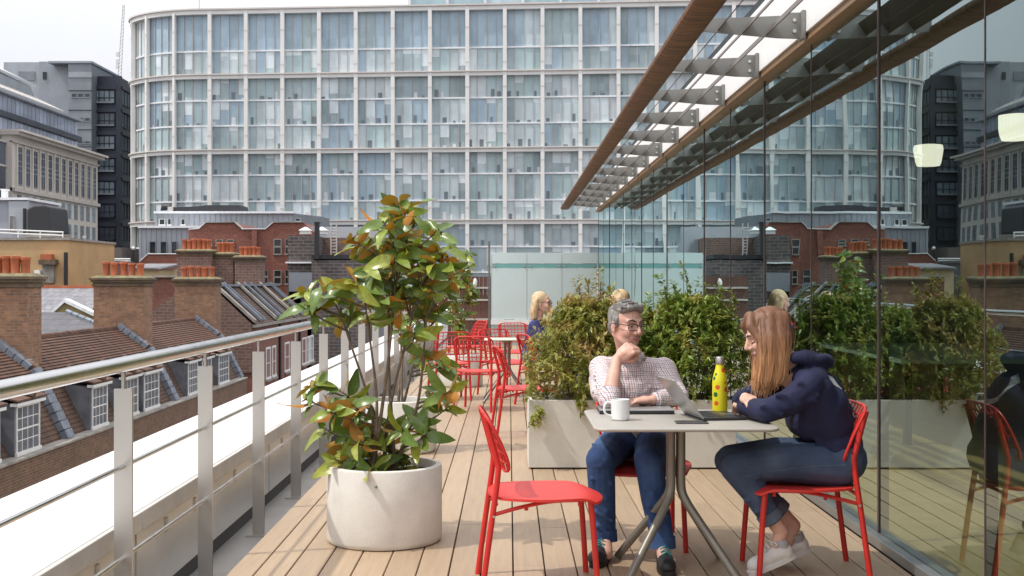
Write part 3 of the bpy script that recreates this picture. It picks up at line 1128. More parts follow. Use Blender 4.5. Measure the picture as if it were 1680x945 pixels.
def sash(parent, fr, u0, u1, z0, z1, d, cols=3, rows=4, framem='win_white', glassm='win_glass', name='window', t=0.05, bar=0.022):
    """white framed window on a facade frame, its glass set back, glazing bars proud"""
    mb = MB()
    mb.fbox(fr, u0, u0 + t, z0, z1, d - 0.05, d + 0.03)
    mb.fbox(fr, u1 - t, u1, z0, z1, d - 0.05, d + 0.03)
    mb.fbox(fr, u0 + t, u1 - t, z1 - t, z1, d - 0.05, d + 0.028)
    mb.fbox(fr, u0 - 0.04, u1 + 0.04, z0 - 0.06, z0 + 0.04, d - 0.05, d + 0.06)
    o = mb.build(name, framem, parent)
    MB().fbox(fr, u0 + t, u1 - t, z0 + 0.04, z1 - t, d - 0.04, d - 0.03).build('pane', glassm, o)
    mb = MB()
    w, h = (u1 - u0 - 2 * t), (z1 - z0 - t - 0.04)
    for i in range(1, cols):
        u = u0 + t + w * i / cols
        mb.fbox(fr, u - bar / 2, u + bar / 2, z0 + 0.04, z1 - t, d - 0.035, d + 0.008)
    for i in range(1, rows):
        z = z0 + 0.04 + h * i / rows
        k = bar if i != rows // 2 else bar * 1.9
        mb.fbox(fr, u0 + t, u1 - t, z - k / 2, z + k / 2, d - 0.037, d + 0.005)
    if mb.v:
        mb.build('glazing_bar', framem, o)
    return o


dorm = {0: [(24.3, 25.6), (27.8, 29.2), (30.2, 31.7)], 1: [(35.7, 37.05), (38.6, 40.1), (40.8, 42.5)], 2: [(46.4, 47.8), (48.5, 50.0), (51.3, 53.1)]}
hlab = ['brown brick terrace house with tiled mansard roof, nearest and cut by the left edge',
        'brown brick terrace house with tiled mansard roof and five pots on its far chimney stack',
        'brown brick terrace house ending the mansard row, beside the tall red brick houses']
party = [23.1, 34.0, 44.9, 55.8]
frX = FR(FX, 0, 'X')
for h in range(3):
    ya, yb = party[h], party[h + 1]
    hs = thing('terrace_house', hlab[h], 'house', (FX - 2, (ya + yb) / 2, -17), 'brown brick terrace houses across the street')
    MB().box((FX - 5.2, ya, -17), (FX, yb - 0.003, -3.05)).build('wall', 'brick_brown', hs)
    MB().box((FX - 0.30, ya, -3.05), (FX + 0.002, yb - 0.003, -3.0)).build('parapet_brick', 'brick_brown', hs)
    MB().box((FX - 0.34, ya, -2.998), (FX + 0.05, yb - 0.004, -2.93)).build('coping', 'coping_stone', hs, bevel=0.01)
    # roof core
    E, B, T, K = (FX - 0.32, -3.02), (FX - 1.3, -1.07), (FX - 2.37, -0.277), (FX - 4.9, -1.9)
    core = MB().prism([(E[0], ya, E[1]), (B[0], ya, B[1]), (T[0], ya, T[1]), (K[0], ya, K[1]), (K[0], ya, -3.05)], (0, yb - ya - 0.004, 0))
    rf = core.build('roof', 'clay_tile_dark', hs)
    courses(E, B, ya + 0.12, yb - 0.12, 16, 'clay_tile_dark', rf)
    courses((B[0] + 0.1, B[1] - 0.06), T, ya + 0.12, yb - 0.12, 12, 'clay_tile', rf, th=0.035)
    # ridge tiles
    n = int((yb - ya) / 0.45)
    rid = MB().tube([(0, 0.01, 0), (0, 0.44, 0)], 0.085, 8).mesh('ridge_tile', 'clay_tile')
    for i in range(n):
        inst(rid, 'ridge_tile', rf, (T[0], ya + i * 0.45 + 0.15, T[1] + 0.01 + rc.uniform(-0.008, 0.008)))
    # party wall upstand with stepped lead
    yw = yb
    MB().prism([(E[0] + 0.1, yw - 0.16, E[1]), (E[0] + 0.05, yw - 0.16, E[1] + 0.28), (B[0] + 0.14, yw - 0.16, B[1] + 0.17), (T[0], yw - 0.16, T[1] + 0.16),
                (T[0] - 0.3, yw - 0.16, T[1] - 0.1), (T[0] - 0.3, yw - 0.16, -3.0)], (0, 0.30, 0)).build('party_wall', 'brick_brown', hs)
    for (a, b, n) in ((E, B, 8), (B, T, 5)):
        for i in range(n):
            p = Vector((a[0], a[1])).lerp(Vector((b[0], b[1])), (i + 0.1) / n)
            q = Vector((a[0], a[1])).lerp(Vector((b[0], b[1])), (i + 1.0) / n)
            d = (q - p)
            nr = Vector((d.y, -d.x)).normalized()
            if nr.x < 0:
                nr = -nr
            p2, q2 = p + nr * 0.19, q + nr * 0.21
            MB().hexa([(p.x, yw - 0.36, p.y), (p2.x, yw - 0.36, p2.y), (p2.x, yw + 0.18, p2.y), (p.x, yw + 0.18, p.y),
                       (q.x, yw - 0.36, q.y), (q2.x, yw - 0.36, q2.y), (q2.x, yw + 0.18, q2.y), (q.x, yw + 0.18, q.y)]).build('flashing', 'lead', hs)
    # chimney stack over the party wall
    stack(hs, -15.3, -13.42, yw + 0.0, yw + 1.0, -3, 1.6, [6, 5, 5][h])
    if h == 0:
        stack(hs, -15.3, -13.42, ya + 0.05, ya + 1.0, -3, 1.6, 5)
    for (u0, u1) in dorm[h]:
        dm = MB()
        zb, zt = -2.93, -1.66
        dm.hexa([(FX - 1.25, u0 - 0.10, zb), (FX - 0.22, u0 - 0.10, zb), (FX - 0.22, u1 + 0.10, zb), (FX - 1.25, u1 + 0.10, zb),
                 (FX - 1.25, u0 - 0.10, zt + 0.1), (FX - 0.22, u0 - 0.10, zt), (FX - 0.22, u1 + 0.10, zt), (FX - 1.25, u1 + 0.10, zt + 0.1)])
        d = dm.build('dormer', 'lead_dark', hs)
        sash(d, frX, u0, u1, zb + 0.05, zt - 0.03, -0.22, 4, 4, name='window_frame', glassm='win_glass_pale')
        MB().fbox(frX, u0 - 0.16, u1 + 0.16, zt - 0.02, zt + 0.06, -0.3, -0.10).build('dormer_fascia', 'win_white', d)
        for i in range(3):
            f0, f1 = i / 3, (i + 1.15) / 3
            xa, xb = FX - 0.08 - 1.15 * f0, FX - 0.08 - 1.15 * f1
            za, zb2 = zt + 0.09 + 0.36 * f0, zt + 0.075 + 0.36 * f1
            MB().hexa([(xb, u0 - 0.22, zb2), (xa, u0 - 0.22, za), (xa, u1 + 0.22, za), (xb, u1 + 0.22, zb2),
                       (xb, u0 - 0.22, zb2 + 0.03), (xa, u0 - 0.22, za + 0.045), (xa, u1 + 0.22, za + 0.045), (xb, u1 + 0.22, zb2 + 0.03)]).build('dormer_roof', 'clay_tile', d)
        rt = MB().tube([(FX - 0.05, (u0 + u1) / 2, zt + 0.17), (FX - 0.6, (u0 + u1) / 2, zt + 0.34), (FX - 1.2, (u0 + u1) / 2, zt + 0.5)], 0.1, 8)
        rt.build('hip_tile', 'clay_tile', d)

# tall red brick houses with steep tiled roofs
RXF = -12.5
frR = FR(RXF, 0, 'X')
yh = [59.3, 64.6, 70.4, 75.6]
rl = ['red brick house with a steep tiled roof, its brown gable wall facing the camera',
      'red brick house with steep tiled roof, in the middle of the three steep roofs',
      'red brick house with steep tiled roof, furthest of the three beyond the railing']
tz = 1.2
for h in range(3):
    ya, yb = yh[h], yh[h + 1]
    hs = thing('brick_house', rl[h], 'house', (RXF - 2, (ya + yb) / 2, -17), 'red brick houses with steep tiled roofs')
    MB().box((RXF - 6, ya, -17), (RXF, yb - 0.004, -0.7)).build('wall', 'brick_red', hs)
    if h == 0:
        MB().prism([(RXF - 0.01, ya - 0.06, -3), (RXF - 0.02, ya - 0.06, -0.62), (-14.45, ya - 0.06, tz), (-15.8, ya - 0.06, tz), (-18, ya - 0.06, -0.5), (-18, ya - 0.06, -3)], (0, 0.3, 0)).build('gable_wall', 'brick_purple', hs)
    E, T = (RXF + 0.12, -0.66), (-14.4, tz)
    rf = MB().prism([(RXF + 0.05, ya, -0.70), (-14.4, ya, tz - 0.02), (-15.8, ya, tz - 0.02), (-18, ya, -0.7)], (0, yb - ya - 0.01, 0)).build('roof', 'clay_tile_dark', hs)
    courses(E, T, ya + 0.2, yb - 0.2, 18, 'clay_tile_dark', rf)
    # coping up the slope and a second one, lead valley
    for (yo, w, m) in ((-0.1, 0.42, 'coping_stone'), (1.55 if h != 2 else 2.6, 0.26, 'lead'), (2.3 if h == 0 else 3.3, 0.16, 'lead')):
        MB().hexa([(E[0], ya + yo, E[1] + 0.1), (E[0], ya + yo + w, E[1] + 0.1), (T[0], ya + yo + w, T[1] + 0.1), (T[0], ya + yo, T[1] + 0.1),
                   (E[0] + 0.05, ya + yo, E[1] + 0.24), (E[0] + 0.05, ya + yo + w, E[1] + 0.24), (T[0], ya + yo + w, T[1] + 0.24), (T[0], ya + yo, T[1] + 0.24)]).build('slope_coping', m, hs)
    MB().box((RXF - 0.02, ya, -0.80), (RXF + 0.2, yb - 0.01, -0.66)).build('eaves_gutter', 'coping_stone', hs)
    MB().box((-14.7, ya, tz), (-14.2, yb - 0.01, tz + 0.1)).build('ridge_lead', 'lead', hs)
wins = [(62.65, 63.8), (64.25, 65.3), (67.9, 69.3), (73.6, 74.9), (75.15, 76.2), (76.6, 77.9)]
hh = [o for o in bpy.data.objects if o.name.startswith('brick_house')]
for (u0, u1) in wins:
    par_ = hh[0] if u0 < 64.2 else hh[1] if u0 < 70 else hh[2]
    sash(par_, frR, u0, u1, -3.55, -1.95, 0.005, 2, 2, t=0.11, glassm='win_glass_pale')
    MB().fbox(frR, u0 - 0.1, u1 + 0.1, -3.72, -3.62, 0.0, 0.12).build('sill', 'coping_stone', par_)
for (y, pr) in ((66.2, hh[1]), (72.4, hh[2])):
    MB().tube([(RXF + 0.08, y, -0.7), (RXF + 0.08, y, -17)], 0.07, 8).build('downpipe', 'black_iron', pr)
t = thing('corner_house', 'narrow red brick house with a gridded white window facing the camera beyond the steep roofs', 'house', (-12, 84, -17))
MB().box((-16, 80, -17), (-10.6, 88, -1.2)).build('wall', 'brick_red_far', t)
frC = FR(0, 80, 'Y')
for (a, b) in ((540, 553), (571, 583)):
    sash(t, frC, P(a, 0, 80).x, P(b, 0, 80).x, P(0, 584, 80).z, P(0, 556, 80).z, 0.01, 3, 4, t=0.06, bar=0.06)
MB().box((-16.1, 79.9, -1.2), (-10.5, 88, -1.0)).build('coping', 'coping_stone', t)
# a plain run of houses continuing along the street behind the plants
t = thing('street_block', 'pale far brick block at the end of the side street behind the magnolias', 'building', (-8, 96, -17))
MB().box((-10.5, 95, -17), (2, 100, 0.3)).build('wall', 'brick_red_far', t)
MB().box((-10.6, 94.9, 0.3), (2.1, 100, 0.5)).build('coping', 'coping_stone', t)
frB = FR(0, 95, 'Y')
for i in range(6):
    sash(t, frB, -9.6 + i * 2.0, -8.4 + i * 2.0, -3.4, -1.4, 0.01, 2, 2, t=0.1)


# ------------------------------------------------------------------ buildings facing the camera, by distance
def front(px0, px1, py0, py1, Y):
    a, b = P(px0, py1, Y), P(px1, py0, Y)
    return a.x, b.x, a.z, b.z


def block(t, name, m, px0, px1, py0, py1, Y, depth, zb=None):
    x0, x1, z0, z1 = front(px0, px1, py0, py1, Y)
    return MB().box((x0, Y, zb if zb is not None else z0), (x1, Y + depth, z1)).build(name, m, t)


def fwin(t, px0, px1, py0, py1, Y, m='win_glass', fm='stone_band', name='window', d=0.02, cols=1, rows=1):
    x0, x1, z0, z1 = front(px0, px1, py0, py1, Y)
    return sash(t, FR(0, Y, 'Y'), x0, x1, z0, z1, d, cols, rows, framem=fm, glassm=m, name=name, t=min(0.1, (x1 - x0) * 0.1), bar=0.06)


# pitched slate roofs just behind the terrace
t = thing('slate_house', 'grey slate roof with a pale gable between the two nearest chimney stacks', 'house', (-24, 66, -17))
Y = 64
mb = MB().prism([(0, 59, -2.0), (0, 66.5, 1.15), (0, 70, -2.0)], (1, 0, 0))
mb.v = [(-34 + v[0] * 12.2, v[1], v[2]) for v in mb.v]
rf = mb.build('roof', 'slate_tile', t)
MB().box((-34, 59.3, -17), (-21.9, 69.6, -2.02)).build('wall', 'yellow_stock', t)
MB().box((-34, 66.35, 1.1), (-21.8, 66.65, 1.24)).build('ridge_tile', 'terracotta', t)
t = thing('gabled_house', 'low grey tiled roof with yellow stock brick gable edged by pale copings', 'house', (-20, 53, -17))
GY = 54.0
gx0, gxp, gx1, gz, gzp = P(75, 0, GY).x, P(107, 0, GY).x, P(170, 0, GY).x, P(0, 526, GY).z, P(0, 496, GY).z
MB().prism([(gx0, GY, gz - 2), (gx0, GY, gz), (gxp, GY, gzp), (gx1, GY, gz), (gx1, GY, gz - 2)], (0, 0.4, 0)).build('gable_wall', 'yellow_stock', t)
for (a, b) in (((gx0, gz), (gxp, gzp)), ((gxp, gzp), (gx1, gz))):
    MB().prism([(a[0], GY - 0.12, a[1]), (b[0], GY - 0.12, b[1]), (b[0], GY - 0.12, b[1] + 0.16), (a[0], GY - 0.12, a[1] + 0.16)], (0, 0.6, 0)).build('coping', 'line_white', t)
RYf, RYb = 50.0, 53.6
x0, x1 = P(54, 0, RYf).x, P(160, 0, RYf).x
xr = P(110, 0, RYb).x
zr, ze = P(0, 512, RYb).z, P(0, 548, RYf).z
MB().hexa([(x0 - 3, RYf, ze - 1.5), (x1 + 1.2, RYf, ze - 1.5), (xr + 0.6, RYb, ze - 1.5), (x0 - 3, RYb, ze - 1.5), (x0 - 3, RYf, ze), (x1 + 1.2, RYf, ze - 0.1), (xr, RYb, zr), (x0 - 3, RYb, zr)]).build('roof', 'slate_dark', t)
for i in range(9):
    a = Vector((xr, RYb, zr)).lerp(Vector((x1 + 1.2, RYf, ze - 0.1)), (i + 0.05) / 9)
    b = Vector((xr, RYb, zr)).lerp(Vector((x1 + 1.2, RYf, ze - 0.1)), (i + 0.95) / 9)
    MB().tube([a + Vector((0, 0, 0.03)), b + Vector((0, 0, 0.03))], 0.11, 6).build('flashing', 'lead', t)
MB().box((x0 - 3, RYf + 0.1, -17), (x1, RYb + 0.2, ze - 0.9)).build('wall', 'yellow_stock', t)

# yellow rendered building
t = thing('yellow_building', 'yellow rendered building with a white roof rail at the left edge', 'building', (-33, 76, -17))
Y = 76
block(t, 'wall', 'render_yellow', -60, 111, 394, 468, Y, 9, -17)
x0, x1, z0, z1 = front(-60, 111, 390, 394, Y)
MB().box((x0 - 0.1, Y - 0.12, z0), (x1 + 0.12, Y + 9, z1)).build('coping', 'coping_stone', t)
for zz in (379, 384.5):
    MB().tube([P(-60, zz - 5, Y + 0.3), P(104, zz + 2, Y + 0.3)], 0.045, 8).build('roof_rail', 'win_white', t)
for px in (-10, 30, 66, 103):
    p = P(px, 384, Y + 0.3)
    MB().tube([(p.x, p.y, z1), (p.x, p.y, P(0, 376 + px * 0.04, Y).z)], 0.04, 6).build('rail_post', 'win_white', t)
block(t, 'blocked_flue', 'brick_dirty', 63, 90, 426, 434, Y - 0.6, 0.6)
block(t, 'flue_cap', 'terracotta', 66, 84, 417, 426, Y - 0.55, 0.5)
block(t, 'old_flue', 'coping_stone', 69, 88, 434, 464, Y - 0.25, 0.25)
MB().tube([P(108, 414, Y - 0.15), P(108, 470, Y - 0.15)], 0.13, 8).build('downpipe', 'black_iron', t)
block(t, 'air_conditioner', 'win_white', 56, 65, 443, 457, Y - 0.5, 0.5)
t = thing('plant_room', 'lilac grey roof plant room with white trim above the yellow building', 'building', (-33, 86, -17))
Y = 86
block(t, 'wall', 'render_lilac', -60, 44, 328, 392, Y, 6, -17)
block(t, 'cornice', 'line_white', -62, 46, 324, 328, Y - 0.3, 6.4)
block(t, 'side_wall', 'zinc', 14, 46, 330, 390, Y - 0.2, 0.3)
fwin(t, 16, 24, 354, 378, Y - 0.22, 'win_glass_pale')
MB().tube([P(40.5, 342, Y - 0.4), P(40.5, 384, Y - 0.4)], 0.13, 8).build('downpipe', 'black_iron', t)
t = thing('black_hood', 'dark grey curved ventilation hood standing on the yellow building roof', 'hood', P(64, 385, 82))
pp = [P(44, 382, 82), P(44, 343, 82), P(55, 337, 82), P(72, 336, 82), P(80, 339, 82), P(84, 381, 82)]
MB().prism(pp, (0, 3.5, 0)).build('hood_shell', 'plant_black', t, bevel=0.1)
MB().box((pp[0].x - 0.05, 81.9, pp[0].z - 0.3), (pp[-1].x + 0.05, 85.6, pp[0].z)).build('hood_base', 'coping_stone', t)
t = thing('white_chimney_vent', 'small white flue at the left edge on the lilac plant room', 'flue', P(5, 322, 88))
block(t, 'flue', 'win_white', 2, 9, 312, 324, 88, 0.5)
block(t, 'flue_cap', 'win_white', 1, 10, 310, 312, 87.9, 0.7)

# low teal glazed block and weathered cladding
t = thing('low_glazed_block', 'low dark block with teal glazing behind the second chimney stack', 'building', (-30, 84, -17))
Y = 84
block(t, 'wall', 'zinc_dark', 108, 168, 430, 470, Y, 6, -17)
for i in range(7):
    x0, x1, z0, z1 = front(112 + i * 7, 118.4 + i * 7, 440, 464, Y)
    MB().box((x0, Y - 0.06, z0), (x1, Y + 0.02, z1)).build('glass_pane', 'copper_green', t)
block(t, 'cornice', 'slate', 107, 169, 427, 431, Y - 0.3, 6)
t = thing('weathered_shed', 'brownish clad roof shed with white pipes in front of the dark glass tower', 'shed', (-29, 95, -17))
Y = 95
block(t, 'wall', 'weathered_clad', 130, 200, 406, 432, Y, 5, -17)
block(t, 'roof_slab', 'slate', 110, 200, 428, 431, Y - 2, 3)
for py in (425, 428.5):
    MB().tube([P(134, py, Y - 0.5), P(214, py, Y - 0.5)], 0.06, 8).build('pipe', 'win_white', t)
block(t, 'side_wall', 'zinc_dark', 111, 132, 411, 434, Y + 1, 4, -17)
fwin(t, 114, 119, 419, 427, Y + 0.98, 'win_glass_pale', 'win_white')
t = thing('lamp_post', 'thin black post with white globe beside the zinc building', 'lamp post', P(219, 430, 96))
MB().tube([P(219, 432, 96), P(219, 411, 96)], 0.07, 8).build('post', 'black_iron', t)
MB().ball(P(219, 407.5, 96), 0.15, seg=12, rings=8).build('globe', 'win_white', t)
t = thing('white_flue', 'slim white flue pipe on the roof below the stone building', 'flue', P(138.5, 402, 97))
MB().tube([P(138.5, 404, 97), P(138.5, 388, 97)], 0.1, 8).build('pipe', 'win_white', t)
MB().tube([P(138.5, 390, 97), P(138.5, 387, 97)], 0.16, 8).build('cowl', 'win_white', t)

# cream box and red gable wall behind the stacks
t = thing('cream_box', 'small cream roof room with a grey slate top between two chimney stacks', 'roof room', (-23, 74, -17))
Y = 74
block(t, 'wall', 'render_cream', 214, 262, 441, 455, Y, 4, -17)
x0, x1, z0, z1 = front(212, 272, 431, 442, Y)
MB().hexa([(x0, Y - 0.3, z0), (x1 - 0.3, Y - 0.3, z0), (x1, Y + 3.5, z0 + 0.2), (x0, Y + 3.5, z0 + 0.2), (x0, Y - 0.3, z0 + 0.1), (x1 - 0.4, Y - 0.3, z0 + 0.1), (x1, Y + 3.5, z1), (x0, Y + 3.5, z1)]).build('roof', 'slate', t)
t = thing('red_party_wall', 'red brick end wall with white coping and a pink painted base', 'wall', (-20, 68, -17))
Y = 68
block(t, 'wall', 'brick_red', 238, 300, 455, 535, Y, 5, -17)
block(t, 'coping', 'coping_stone', 246, 290, 452, 455, Y - 0.2, 1)
MB().prism([P(238, 460, Y - 0.2), P(246, 452.5, Y - 0.2), P(246, 455.5, Y - 0.2), P(238, 463, Y - 0.2)], (0, 1, 0)).build('raked_coping', 'coping_stone', t)
block(t, 'painted_base', 'render_pink', 252, 300, 511, 530, Y - 0.05, 0.05)
for a in (257, 272):
    fwin(t, a, a + 8, 514, 529, Y - 0.06, 'win_glass', 'render_pink', cols=2, rows=2)
t = thing('red_gable', 'low red brick gable behind the cream roof room', 'wall', (-24, 82, -17))
Y = 82
MB().prism([P(214, 450, Y), P(230, 429, Y), P(243, 417, Y), P(300, 417, Y), P(300, 470, Y), P(214, 470, Y)], (0, 4, 0)).build('wall', 'brick_red_far', t)
MB().prism([P(230, 428.5, Y - 0.1), P(243, 416.5, Y - 0.1), P(243, 415, Y - 0.1), P(230, 427, Y - 0.1)], (0, 4.2, 0)).build('raked_coping', 'line_white', t)
block(t, 'coping', 'line_white', 243, 290, 415.5, 417, Y - 0.1, 4.2)
fwin(t, 276, 288, 443, 451, Y - 0.02, 'win_glass', 'brick_red_far')

# row of three broad brick stacks
t = thing('chimney_bank', 'bank of three broad brick chimneys crowded with terracotta pots', 'chimney', (-18, 74, -17))
for (a, b, top, n, Y, zp, sc) in ((290, 346, 410, 6, 72, 0.62, 1.0), (348, 383, 415, 4, 72.6, 0.62, 0.95), (385, 427, 420, 5, 72.2, 0.52, 0.9)):
    x0, x1, z0, z1 = front(a, b, top, 520, Y)
    stack(t, x0, x1, Y, Y + 1.4, -6, z1, n, 'brick_purple', sc * 1.15, 'chimney_stack', zp)
t = thing('single_pot', 'short stack with one terracotta pot beside the steep roofs', 'chimney', P(482, 480, 80))
block(t, 'stack_brick', 'brick_purple', 474, 494, 479, 500, 80, 1.0, -6)
p = P(482, 479, 80.4)
MB().lathe([(0.2, 0), (0.24, 0.1), (0.24, 0.5), (0.18, 0.52)], p, 14).build('chimney_pot', 'terracotta', t)

# red brick building with stepped gables
t = thing('gabled_brick_building', 'red brick building with two flat topped gables behind the chimney bank', 'building', (-18, 86, -17))
Y = 86
MB().prism([P(309, 500, Y), P(309, 377, Y), P(326, 376, Y), P(337, 366, Y), P(384, 365.5, Y), P(396, 376.5, Y), P(435, 376.5, Y), P(448, 365.5, Y), P(498, 365.5, Y), P(505, 372, Y), P(513, 380, Y), P(513, 500, Y)], (0, 8, 0)).build('wall', 'brick_red_far', t)
for (a, b, c, d) in ((309, 376.5, 326, 375.5), (326, 375.5, 337, 365.5), (337, 365.5, 384, 365), (384, 365, 396, 376), (396, 376, 435, 376), (435, 376, 448, 365), (448, 365, 498, 365)):
    MB().prism([P(a, b, Y - 0.15), P(c, d, Y - 0.15), P(c, d - 1.3, Y - 0.15), P(a, b - 1.3, Y - 0.15)], (0, 1.0, 0)).build('coping', 'line_white' if b > 370 else 'coping_stone', t)
for (a, b, c, d) in ((337, 348, 393, 403), (354, 366, 393, 403), (372, 384, 393, 403), (449, 462, 392, 417), (468, 474, 392, 417), (432, 440, 443, 465), (449, 462, 443, 466), (468, 474, 443, 466)):
    fwin(t, a, b, c, d, Y - 0.02, 'win_glass', 'coping_stone', cols=1, rows=2)
block(t, 'buttress', 'brick_red_far', 413, 421, 378, 420, Y - 0.3, 0.3)

# grey brick blocks with flue, ladder, cowls
t = thing('grey_brick_block', 'dark grey brick stair block with a white ledge behind the magnolia', 'building', (-15, 80, -17))
Y = 80
block(t, 'tower', 'brick_grey', 472, 515, 386, 432, Y, 5, -17)
block(t, 'ledge', 'line_white', 468, 512, 429.5, 432, Y - 0.25, 0.3)
block(t, 'wall', 'brick_grey', 511, 600, 427, 480, Y - 0.6, 6, -17)
block(t, 'roof_edge', 'plant_black', 511, 600, 418, 425, Y - 0.4, 5)
block(t, 'dark_recess', 'zinc_dark', 474, 512, 447, 478, Y - 0.62, 0.02)
t = thing('black_flue', 'tall black boxed flue rising beside the grey brick block', 'flue', P(519, 425, 79))
block(t, 'flue', 'black_iron', 516, 523, 366, 425, 79, 0.4)
block(t, 'flue_cap', 'black_iron', 515, 524, 364, 366, 78.95, 0.5)
t = thing('roof_room', 'purplish brick roof room with steel ladder behind the black flue', 'roof room', (-13, 84, -17))
block(t, 'wall', 'brick_purple', 523, 610, 390, 420, 84, 4, -17)
block(t, 'white_parapet', 'zinc', 500, 640, 372, 391, 87, 1, -17)
lad = thing('ladder', 'pale steel ladder against the purplish roof room', 'ladder', P(548, 417, 82))
for a in (543, 552):
    MB().tube([P(a, 418, 82), P(a, 366, 82)], 0.05, 6).build('stile', 'steel_pale', lad)
for i in range(9):
    MB().tube([P(543, 414 - i * 5, 82), P(552, 414 - i * 5, 82)], 0.03, 6).build('rung', 'steel_pale', lad)
for (px, nm) in ((500, 'small white pyramid roof cowl, left of the black flue'), (527, 'small white pyramid roof cowl, right of the black flue')):
    t = thing('roof_cowl', nm, 'cowl', P(px, 384, 83), 'white pyramid cowls')
    p = P(px, 384, 83)
    MB().hexa([(p.x - 0.35, 83, p.z), (p.x + 0.35, 83, p.z), (p.x + 0.35, 83.7, p.z), (p.x - 0.35, 83.7, p.z), (p.x - 0.33, 83, p.z + 0.25), (p.x + 0.33, 83, p.z + 0.25), (p.x + 0.33, 83.7, p.z + 0.25), (p.x - 0.33, 83.7, p.z + 0.25)]).build('cowl_body', 'win_white', t)
    MB().hexa([(p.x - 0.42, 82.9, p.z + 0.25), (p.x + 0.42, 82.9, p.z + 0.25), (p.x + 0.42, 83.8, p.z + 0.25), (p.x - 0.42, 83.8, p.z + 0.25), (p.x - 0.06, 83.3, p.z + 0.5), (p.x + 0.06, 83.3, p.z + 0.5), (p.x + 0.06, 83.4, p.z + 0.5), (p.x - 0.06, 83.4, p.z + 0.5)]).build('cowl_roof', 'win_white', t)

# zinc roof storeys
t = thing('zinc_building', 'pale zinc clad roof storeys stepped back below the curved glass building', 'building', (-24, 100, -17))
Y = 100
block(t, 'upper_storey', 'zinc', 254, 480, 350, 378, Y, 9, -17)
block(t, 'upper_roof', 'line_white', 252, 482, 346.5, 350, Y - 0.3, 9)
x0, x1, z0, z1 = front(480, 514, 352, 378, Y)
MB().hexa([(x0, Y, -17), (x1, Y + 5, -17), (x1, Y + 9, -17), (x0, Y + 9, -17), (x0, Y, z1 + 0.1), (x1, Y + 5, z1 + 0.1), (x1, Y + 9, z1 + 0.1), (x0, Y + 9, z1 + 0.1)]).build('angled_end', 'zinc_dark', t)
fwin(t, 484, 493, 358, 363, Y - 0.3, 'win_glass', 'zinc')
Yb = 96
block(t, 'lower_storey', 'zinc', 228, 312, 374, 425, Yb, 5, -17)
block(t, 'lower_roof', 'line_white', 226, 330, 370.5, 374, Yb - 0.3, 5)
for i in range(26):
    x0, x1, z0, z1 = front(258 + i * 8.6, 258.7 + i * 8.6, 350.5, 372, Y)
    MB().box((x0, Y - 0.07, z0), (x1, Y, z1)).build('standing_seam', 'zinc', t)
for i in range(10):
    x0, x1, z0, z1 = front(231 + i * 8.3, 231.7 + i * 8.3, 374, 420, Yb)
    MB().box((x0, Yb - 0.07, z0), (x1, Yb, z1)).build('standing_seam', 'zinc', t)
for (a, b) in ((245, 256), (263, 274), (281, 291)):
    fwin(t, a, b, 396, 418, Yb - 0.1, 'win_glass', 'zinc_dark')
for (a, b) in ((261, 271), (275, 281), (297, 304)):
    fwin(t, a, b, 359, 369, Y - 0.1, 'win_glass', 'win_white')
t = thing('roof_plant', 'long black roof plant on the zinc building', 'plant', P(330, 346, 103))
Y = 103
MB().prism([P(283, 346, Y), P(283, 340, Y), P(325, 338.5, Y), P(337, 336.5, Y), P(394, 336.5, Y), P(396, 346, Y)], (0, 3, 0)).build('plant_housing', 'plant_black', t)
MB().tube([P(268, 345, Y), P(268, 340, Y), P(280, 340, Y)], 0.25, 10).build('duct', 'plant_black', t)
block(t, 'plant_box', 'steel_pale', 275, 283, 339, 347, Y - 0.3, 1)

# ------------------------------------------------------------------ stone building and neighbours at the left
t = thing('stone_building', 'pale stone office building with two glazed upper storeys and tall narrow windows', 'building', (-46, 105, -17))
SX = -41.0
frS = FR(SX, 0, 'X')
ya, yb = 100.6, 121.5
MB().box((SX - 14, ya, -17), (SX, yb, 13.6)).build('wall', 'stone_pale', t)
MB().box((SX - 14, ya - 0.2, 13.6), (SX + 0.6, yb + 0.4, 13.85)).build('cornice', 'stone_band', t)
MB().box((SX - 14, ya - 0.2, 13.86), (SX + 0.9, yb + 0.6, 14.05)).build('cornice', 'stone_pale', t)
MB().box((SX - 0.2, ya, 8.95), (SX + 0.25, yb + 0.1, 9.25)).build('string_course', 'stone_band', t)
MB().box((SX - 0.2, ya, 13.0), (SX + 0.2, yb + 0.1, 13.12)).build('string_course', 'stone_band', t)
for i in range(12):
    y0 = 101.5 + i * 1.665
    mb = MB().fbox(frS, y0, y0 + 1.05, 9.55, 12.75, 0.0, 0.03)
    w = mb.build('window', 'dark_glass', t)
    mb = MB()
    for z in (9.55, 10.7, 11.1, 11.5, 12.2):
        mb.fbox(frS, y0, y0 + 1.05, z, z + 0.1, 0.03, 0.06)
    for u in (y0, y0 + 0.5, y0 + 1.0):
        mb.fbox(frS, u, u + 0.05, 9.55, 12.75, 0.03, 0.08)
    mb.build('frame', 'zinc_dark', w)
    MB().fbox(frS, y0 - 0.22, y0 - 0.03, 9.3, 12.95, 0.0, 0.16).build('pilaster', 'stone_pale', t)
    for (za, zb) in ((7.35, 8.75), (5.35, 6.85), (3.2, 4.8)):
        w = MB().fbox(frS, y0 + 0.1, y0 + 1.0, za, zb, 0.0, 0.03).build('window', 'mid_glass', t)
        MB().fbox(frS, y0 + 0.52, y0 + 0.6, za, zb, 0.03, 0.06).fbox(frS, y0 + 0.1, y0 + 1.0, za + 0.7, za + 0.78, 0.03, 0.06).build('frame', 'zinc_dark', w)
